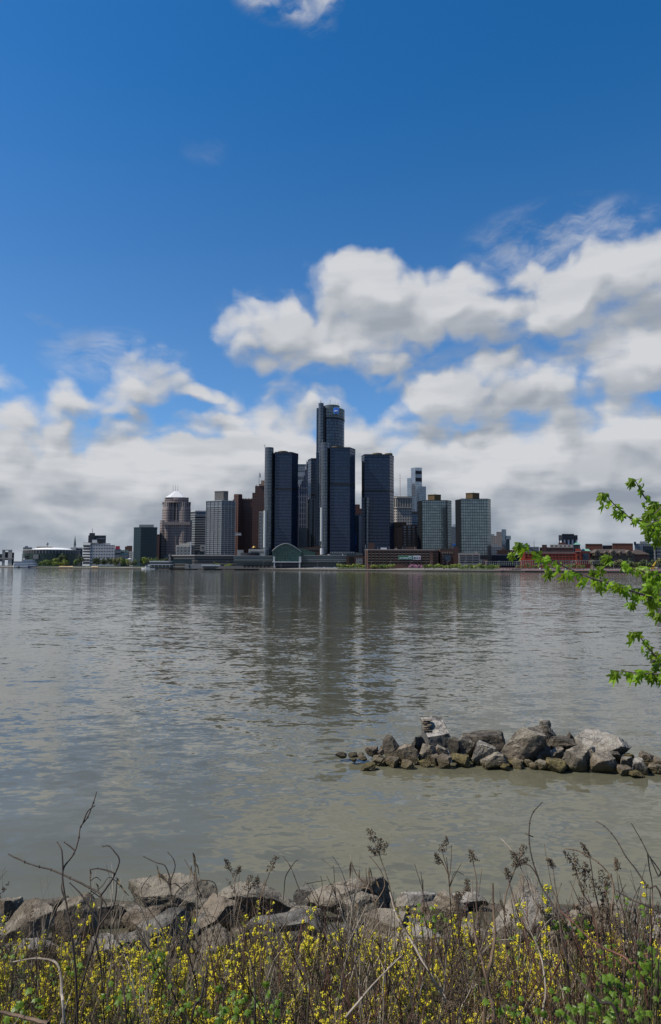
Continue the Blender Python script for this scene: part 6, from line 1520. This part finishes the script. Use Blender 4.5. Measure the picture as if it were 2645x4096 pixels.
def leaf_mat(name, a, b, tr=.45, vein=True):
    m, n, bs = new_mat(name); nt = m.node_tree; oi = n.new('ShaderNodeNewGeometry').outputs['Random Per Island']
    f = n.noise(geo_pos(n), 22, 4); col = n.mix(n.m('ADD', n.m('MULTIPLY', oi, .6), n.m('MULTIPLY', f, .4)), a, b); n.put(bs.inputs['Base Color'], col); bs.inputs['Roughness'].default_value = .42; bs.inputs['Specular IOR Level'].default_value = .35
    t = n.new('ShaderNodeBsdfTranslucent'); n.put(t.inputs[0], n.mix(.5, col, (b[0]*1.5, b[1]*1.35, b[2]*.6))); ms = n.new('ShaderNodeMixShader'); ms.inputs[0].default_value = tr
    nt.links.new(bs.outputs[0], ms.inputs[1]); nt.links.new(t.outputs[0], ms.inputs[2]); nt.links.new(ms.outputs[0], nt.nodes['Material Output'].inputs[0]); return m
LEAFD = leaf_mat('olive_small_leaf', (.06, .085, .012), (.19, .23, .035), .35)
fk = [flower_kind(s, h, d, t) for s, h, d, t in ((1, .42, 1, False), (2, .5, 1.1, False), (3, .36, 1.2, False), (4, .46, .9, False), (5, .62, .9, True), (6, .40, 1.2, False))]
used = set(); RF = random.Random(99)
spots = []
for i in range(300):
    Y = 3.15+2.75*(RF.random()**.9); px = RF.uniform(-60, 2700)
    if px > 2150 and RF.random() < .2: px = RF.uniform(-60, 2150)
    spots.append((px, Y, RF.randrange(6) if RF.random() < .8 else 0, RF.uniform(.75, 1.15)))
for (px, Y, k, s) in spots:
    if k == 4 and RF.random() < .6: k = 1
    o = fk[k] if k not in used else copy_tree(fk[k]); used.add(k); x = SX(px, Y)
    o.location = (x, Y, ground_z(x, Y)-.02); o.scale = (s, s, s); o.rotation_euler = (RF.uniform(-.1, .1), RF.uniform(-.1, .1), RF.uniform(0, 6.28))
    o['label'] = 'low plant with clustered yellow blossoms in the carpet at the bottom of the picture'; o['category'] = 'flower'; o['group'] = 'yellow flowers of the bank carpet'
TALLF = [((560, 840), 'O3', 'yellow flower spike against the large rounded grey boulder at left', 4.4), ((225, 1000), 'O3', 'yellow flower spike above the carpet before the wide left boulder', 4.2), ((1260, 935), 'O3', 'yellow flower spray in front of the long flat topped boulder', 4.3), ((885, 1110), 'O3', 'short yellow flower clump before the pale blue grey boulder', 4.2), ((1062, 1140), 'O3', 'short yellow flower clump right of the one before the blue grey boulder', 4.1),
 ((640, 845), 'O4', 'tall yellow flower spike right of the golden tan boulder', 4.4), ((820, 1000), 'O4', 'yellow flower spike below the broad grey boulder', 4.3), ((140, 1060), 'O4', 'yellow flower clump before the angled brown boulder', 4.2), ((240, 925), 'O4', 'slim yellow flower spike before the golden tan boulder', 4.5), ((1330, 890), 'O4', 'yellow flower spike on the light grey boulder', 4.5), ((1490, 885), 'O4', 'small yellow flower spike left of the speckled boulder', 4.5),
 ((720, 680), 'O5', 'yellow flower spike on top of the white peaked rock', 4.2), ((535, 795), 'O5', 'yellow flower spike at the left flank of the white peaked rock', 4.2), ((1512, 690), 'O5', 'yellow green shoot nearest the right edge among the dead stems', 4.0), ((320, 895), 'O5', 'yellow flower spike left of the white peaked rock', 4.4), ((130, 920), 'O5', 'yellow flower spike over the speckled boulder', 4.4)]
tallp = None
for (pt, oz, lab, Y) in TALLF:
    zo = {'O3': O3, 'O4': O4, 'O5': O5}[oz]; tip = P(*q3(zo, pt), Y); o = copy_tree(fk[4]) if 4 in used else fk[4]; used.add(4); g = ground_z(tip.x, Y); s = (tip.z-g)/.60
    o.location = (tip.x, Y, g-.01); o.scale = (min(s, 1.1), min(s, 1.1), s); o.rotation_euler = (0, 0, RF.uniform(0, 6)); o['label'] = lab; o['category'] = 'flower'
    if 'group' in o: del o['group']
# leaves of wild vine
def lobed(R, L, lobes=5, wide=1.0, depth=.35, tooth=.06, droop=.25):
    """outline of a lobed, toothed leaf as a fan of faces; returns face vertex lists in leaf space (stem at origin, tip +y)"""
    tips = [(0, 1), (.62, .62), (-.62, .62), (.55, .05), (-.55, .05)] if lobes == 5 else [(0, 1), (.6, .55), (-.6, .55)]
    order = sorted(tips, key=lambda t: math.atan2(t[0], t[1]-.25)); pts = [(0, 0)]
    c = (0, .3); ring = []
    for i, t in enumerate(order):
        a = (t[0]-c[0], t[1]-c[1]); ring += [(c[0]+a[0]*.72-a[1]*.16, c[1]+a[1]*.72+a[0]*.16), (c[0]+a[0]*1.0, c[1]+a[1]*1.0), (c[0]+a[0]*.72+a[1]*.16, c[1]+a[1]*.72-a[0]*.16)]
        if i < len(order)-1:
            b = (order[i+1][0]-c[0], order[i+1][1]-c[1]); mx, my = (a[0]+b[0])/2, (a[1]+b[1])/2; ring.append((c[0]+mx*(1-depth), c[1]+my*(1-depth)))
    if ring[0][0] > ring[-1][0]: pass
    ring = [(0, 0)]+ring
    def z(x, y): return -droop*(y*y)*.8-abs(x)*.30+.05*math.sin(9*y)
    P3 = [Vector((x*wide*L+R.uniform(-.02, .02)*L, y*L, z(x, y)*L)) for x, y in ring]; C = Vector((0, c[1]*L, z(0, c[1])*L+.04*L))
    return [[C, P3[i], P3[(i+1) % len(P3)]] for i in range(len(P3))]
def put_leaf(mb, R, pos, dirv, up, L, **k):
    y = dirv.normalized(); x = y.cross(up)
    if x.length < 1e-4: x = Vector((1, 0, 0))
    x.normalize(); z = x.cross(y)
    b = None; tri = lobed(R, L, **k); idx = {}
    for t in tri:
        ids = []
        for p in t:
            key = (round(p.x, 6), round(p.y, 6), round(p.z, 6))
            if key not in idx: idx[key] = len(mb.v); mb.v.append(pos+x*p.x+y*p.y+z*p.z)
            ids.append(idx[key])
        mb.f.append(tuple(ids)); mb.uv.append([(0, 0)]*3); mb.mi.append(0)
VL = leaf_mat('bright_vine_leaf', (.045, .10, .008), (.17, .27, .025), .4)
VINES = [((1090, 1275), O3, 4.3, 12, .075, 'bright green leafy clump below the pale blue grey boulder'), ((440, 1330), O3, 3.9, 7, .06, 'green leaves beside the thick stems at left'), ((150, 1600), O3, 3.0, 7, .055, 'green leaves in the bottom left corner'), ((850, 1490), O3, 3.4, 6, .055, 'pair of dark green leaves among flowers left of centre'), ((40, 1240), O3, 4.0, 5, .05, 'green leaves at the left edge above the flowers'), ((1240, 1560), O3, 3.2, 6, .045, 'small leaf patch low between left and centre'), ((1510, 1590), O3, 3.1, 5, .05, 'small leaf patch left of the bottom centre clump'),
 ((200, 1580), O4, 3.1, 8, .05, 'bright leaf clump at the bottom centre, left one'), ((360, 1585), O4, 3.1, 9, .055, 'bright leaf clump at the bottom centre, right one'), ((1500, 960), O4, 4.4, 6, .05, 'thin leafy sprig over the light grey boulder'),
 ((490, 1570), O5, 3.0, 7, .05, 'bright leaves low below the white peaked rock'), ((910, 1640), O5, 2.9, 12, .05, 'leafy clump at the bottom right of centre'), ((940, 1030), O5, 4.2, 12, .06, 'bright leafy clump right of the white peaked rock'), ((1040, 1550), O5, 3.1, 9, .06, 'leafy clump left of the big leaf patch at the lower right'), ((1180, 1480), O5, 3.2, 16, .06, 'big leaf patch at the lower right'), ((1300, 1590), O5, 3.0, 8, .06, 'leaves under the big leaf patch at the lower right'), ((1400, 1370), O5, 3.3, 8, .065, 'leaves right of the big leaf patch'), ((1490, 1270), O5, 3.4, 12, .07, 'large pale green leaves at the right frame edge'), ((1380, 880), O5, 3.9, 5, .045, 'small leaves on the branch near the right edge'), ((540, 1150), O5, 4.3, 6, .05, 'dark leaf group at the left foot of the white peaked rock'), ((1250, 1260), O5, 3.6, 7, .055, 'leaves behind the reddish diagonal stem')]
for (pt, oz, Y, n_, L, lab) in VINES:
    R = random.Random(len(lab)*7+n_); c = P(*q3(oz, pt), Y); g = Vector((c.x, Y, ground_z(c.x, Y)-.02)); r = thing('leafy_vine', lab, 'plant', g); st = MB(); lv = MB()
    for i in range(int(n_*2.2)):
        p = c+Vector((R.gauss(0, .055), R.gauss(0, .05), R.gauss(0, .030))); d = Vector((R.uniform(-1, 1), R.uniform(-1, -.1), R.uniform(-.7, .2))).normalized()
        st.tube(smooth_pts([g+Vector((R.uniform(-.02, .02), 0, 0)), g.lerp(p, .6)+Vector((0, .02, .03)), p], 3), .0018, .001, 4); put_leaf(lv, R, p, d, Vector((0, -.35, 1)), L*R.uniform(.25, .62), depth=.28, wide=1.05, droop=.6)
    st.build('stem', GS, r); lv.build('leaves', VL, r)
# the uncountable dry litter and fine stalks
def litter():
    R = random.Random(21); m = MB()
    for i in range(7500):
        Y = R.uniform(2.6, 6.6); px = R.uniform(-120, 2760); x = SX(px, Y); z = ground_z(x, Y); h = R.uniform(.05, .42) if R.random() < .75 else R.uniform(.3, .6); a = R.uniform(0, 6.28); ln = R.uniform(.1, .9)*h
        p0 = Vector((x, Y, z-.01)); p2 = p0+Vector((math.cos(a)*ln, math.sin(a)*ln, h)); p1 = p0.lerp(p2, .5)+Vector((R.uniform(-.02, .02), R.uniform(-.02, .02), .03*R.random())); m.tube([p0, p1, p2], R.uniform(.0009, .0022), .0007, 3, cap=False)
    mt, n, bs = new_mat('mixed_dry_stalks'); ri = n.new('ShaderNodeNewGeometry').outputs['Random Per Island']; f = n.rng(ri, .0, 1., smooth=False); c = n.mix(n.rng(ri, .3, .9), (.05, .034, .02), (.17, .12, .07)); c = n.mix(n.rng(ri, .80, .92), c, (.36, .29, .20)); n.put(bs.inputs['Base Color'], c); bs.inputs['Roughness'].default_value = .85
    o = m.build('dry_grass', mt); o['kind'] = 'stuff'; o['label'] = 'tangle of fine dry stalks and straw covering the near bank'; o['category'] = 'dry grass'
    m = MB()
    for i in range(8000):
        Y = R.uniform(2.6, 5.9); px = R.uniform(-120, 2760); x = SX(px, Y); z = ground_z(x, Y)+R.uniform(0, .16); p = Vector((x, Y, z)); d = Vector((R.uniform(-1, 1), R.uniform(-1, 1), R.uniform(-.1, .8))).normalized(); s = d.cross(Vector((0, 0, 1))).normalized(); L = R.uniform(.014, .045); m.face([p, p+d*L*.5+s*L*.3, p+d*L, p+d*L*.5-s*L*.3])
    o = m.build('ground_cover', leaf_mat('ground_cover_leaf', (.07, .10, .014), (.20, .27, .035), .3)); o['kind'] = 'stuff'; o['label'] = 'small green and brown leaves covering the soil under the yellow flowers'; o['category'] = 'ground cover'
litter()
# driftwood and reed bits by the jetty
for i, (x0, y0, x1, y1) in enumerate(((1690, 3064, 1760, 3067), (1748, 3068, 1812, 3072), (1640, 3052, 1700, 3056))):
    a = G(x0, y0, .03); c = G(x1, y1, .03); m = MB(); m.tube([a, a.lerp(c, .5)+Vector((0, .01, .02)), c], .008, .004, 5)
    o = m.build('reed', SM['pod']); tag(o, 'dry reed stem floating at the foot of the jetty, %s' % ('left of the tall rock', 'under the tall rock, longest', 'nearest the dark pyramid boulder')[i], 'reed')

# ---------------------------------------------------------------- maple at the right
ML = leaf_mat('maple_leaf_green', (.09, .19, .010), (.27, .45, .028), .5)
MY = leaf_mat('young_maple_leaf', (.10, .18, .012), (.24, .36, .03), .5)
MB_ = stem_mat('maple_bark', (.05, .035, .028), (.16, .12, .10))
MT = thing('maple_tree', 'young maple whose bright green leafy twigs hang in from the right edge', 'tree', (3.4, 2.9, ground_z(3.4, 2.9)))
m = MB(); tp = [Vector((3.4, 2.9, 1.9)), Vector((3.35, 2.9, 3.2)), Vector((3.3, 2.85, 4.6)), Vector((3.35, 2.8, 6.2)), Vector((3.3, 2.8, 7.5))]; m.tube(smooth_pts(tp, 5), .10, .035, 12); m.build('trunk', MB_, MT)
ZM = lambda X, Yc: (2000+.4188*X, 1880+.4188*Yc)
BR = [  # twig polylines in crop coordinates from the right edge outwards; leaf size; extra leaves near the base
 ([(1560, 560), (1500, 538), (1400, 500), (1250, 460), (1190, 410), (1130, 365), (1060, 295), (1020, 240), (975, 215)], 2.55, .052),
 ([(1560, 385), (1450, 325), (1390, 270), (1340, 190), (1310, 130), (1270, 80)], 2.65, .054),
 ([(1560, 1240), (1450, 1215), (1350, 1185), (1180, 1130), (1030, 1080), (930, 1050), (800, 1005), (640, 935), (520, 870), (420, 830), (340, 775), (220, 725), (180, 690)], 2.35, .060),
 ([(1560, 1060), (1440, 990), (1300, 955), (1190, 915), (1120, 880), (1040, 810)], 2.55, .055),
 ([(1560, 1850), (1500, 1790), (1430, 1715), (1380, 1650), (1330, 1590), (1270, 1550)], 2.5, .052),
 ([(1560, 1946), (1460, 1945), (1370, 1945), (1250, 1930), (1100, 1915)], 2.45, .055),
 ([(1600, 700), (1540, 640), (1480, 600), (1440, 560)], 2.7, .055),
]
RL = random.Random(12)
def add_leaves(lv, yv, pts, L, skipr=0.0, gap=.021, sides=2):
    """pairs of drooping leaves at nodes along a twig"""
    sp = smooth_pts(pts, 8); d = 0; nxt = .0; pet = MB()
    for a, b in zip(sp, sp[1:]):
        d += (b-a).length
        if d >= nxt:
            nxt = d+gap*RL.uniform(.7, 1.5)
            if RL.random() < skipr: continue
            for k in range(RL.choice((1, 2, 2, 3))):
                side = RL.choice((-1, 1)); ax = (b-a).normalized(); o = b+Vector((side*RL.uniform(.004, .022), RL.uniform(-.025, .025), RL.uniform(-.012, .012)))
                pd = Vector((RL.uniform(-.45, .35), RL.uniform(-.5, .4), -1)).normalized() if RL.random() < .82 else Vector((RL.uniform(-1, .3), RL.uniform(-.6, .2), RL.uniform(-.5, .2))).normalized()
                pet.tube([b, o], .0009, .0007, 4, cap=False)
                # blade hangs almost vertically, showing its face or its edge
                put_leaf(lv if RL.random() < .8 else yv, RL, o, pd, Vector((RL.uniform(-.9, .9), RL.uniform(-1, .2), .45)), L*RL.uniform(.48, .90), depth=.5, wide=RL.uniform(.42, .75), droop=RL.uniform(.2, .8))
    end = sp[-1]
    for k in range(3):
        put_leaf(yv, RL, end, Vector((RL.uniform(-.5, .15), RL.uniform(-.4, .3), -1)).normalized(), Vector((RL.uniform(-.9, .9), -1, .4)), L*RL.uniform(.6, .95), depth=.5, wide=.6, droop=.4)
    return pet
for i, (pl, Y, L) in enumerate(BR):
    pts = [P(*ZM(*p), Y-.012*j) for j, p in enumerate(pl)]; off = [Vector((3.33, 2.85, pts[0].z+.25)), Vector((2.4, Y+.15, pts[0].z+.12)), Vector((1.75, Y+.08, pts[0].z+.03))] if pts[0].x < 1.7 else [Vector((3.33, 2.85, pts[0].z+.25))]
    m = MB(); full = [off[0]]+[o for o in off[1:] if o.x > pts[0].x+.1]+pts; m.tube(smooth_pts(full, 6), .0048, .0013, 6); br = m.build('branch', MB_, MT)
    lv, yv = MB(), MB(); pet = add_leaves(lv, yv, pts, L*1.0)
    pet2 = add_leaves(lv, yv, full[:len(full)-len(pts)+2], L*1.05, gap=.05)
    for (nm, bmh, mt_) in (('foliage', lv, ML), ('young_foliage', yv, MY), ('petioles', pet, MB_)):
        o = bmh.build(nm, mt_, None); pl_ = LOCS[br.name]; o.parent = br; o.location = Vector(o.location)-pl_
# dense foliage right at the frame edge: short side twigs
SIDE = [((1560, 330), (1470, 420), (1420, 390)), ((1570, 420), (1500, 470), (1430, 430)), ((1560, 500), (1490, 560), (1440, 620)), ((1570, 560), (1530, 620), (1500, 660)), ((1560, 400), (1520, 350), (1480, 300)), ((1560, 470), (1470, 500), (1400, 540)),
        ((1570, 1000), (1490, 1010), (1420, 1080)), ((1570, 1060), (1500, 1110), (1440, 1130)), ((1570, 1120), (1530, 1180), (1480, 1230)), ((1570, 1010), (1520, 980), (1420, 960)), ((1570, 1230), (1520, 1290), (1470, 1340)), ((1400, 1190), (1330, 1220), (1290, 1270)), ((1570, 1080), (1520, 1060), (1470, 1050)), ((1570, 1300), (1540, 1330), (1525, 1370)), ((1250, 1160), (1200, 1130), (1150, 1090)), ((1350, 1190), (1370, 1150), (1300, 1130)), ((1570, 1170), (1480, 1160), (1400, 1150)),
        ((1570, 1800), (1520, 1780), (1480, 1750)), ((1570, 1880), (1530, 1860), (1490, 1850)), ((1570, 1990), (1540, 1960), (1500, 1950)), ((960, 1040), (960, 980), (955, 920)), ((930, 1045), (900, 1000), (890, 950)), ((520, 870), (490, 920), (470, 960)), ((640, 930), (640, 960), (620, 990)), ((200, 715), (150, 740), (110, 790))]
for i, pl in enumerate(SIDE):
    Y = 2.5+RL.uniform(-.12, .15); pts = [P(*ZM(*p), Y) for p in pl]; m = MB(); m.tube(smooth_pts(pts, 5), .0022, .0011, 5); br = m.build('twig', MB_, MT); lv, yv = MB(), MB(); add_leaves(lv, yv, pts, .052, gap=.026)
    for (nm, bmh, mt_) in (('foliage', lv, ML), ('young_foliage', yv, MY)):
        o = bmh.build(nm, mt_, None); o.parent = br; o.location = Vector(o.location)-LOCS[br.name]
# a crown above and beyond the frame, so the tree is whole from a step to the side
lv = MB(); RC_ = random.Random(4)
for i in range(1400):
    d = Vector((RC_.gauss(0, 1), RC_.gauss(0, 1), RC_.gauss(0, 1))).normalized()*RC_.uniform(.4, 1); c = Vector((4.1, 2.6, 6.4))+Vector((d.x*1.0, d.y*1.2, d.z*1.6)); put_leaf(lv, RC_, c, Vector((RC_.uniform(-.5, .5), RC_.uniform(-.5, .5), -1)), Vector((RC_.uniform(-1, 1), -1, .4)), RC_.uniform(.05, .08), depth=.4)
lv.build('crown', ML, MT)
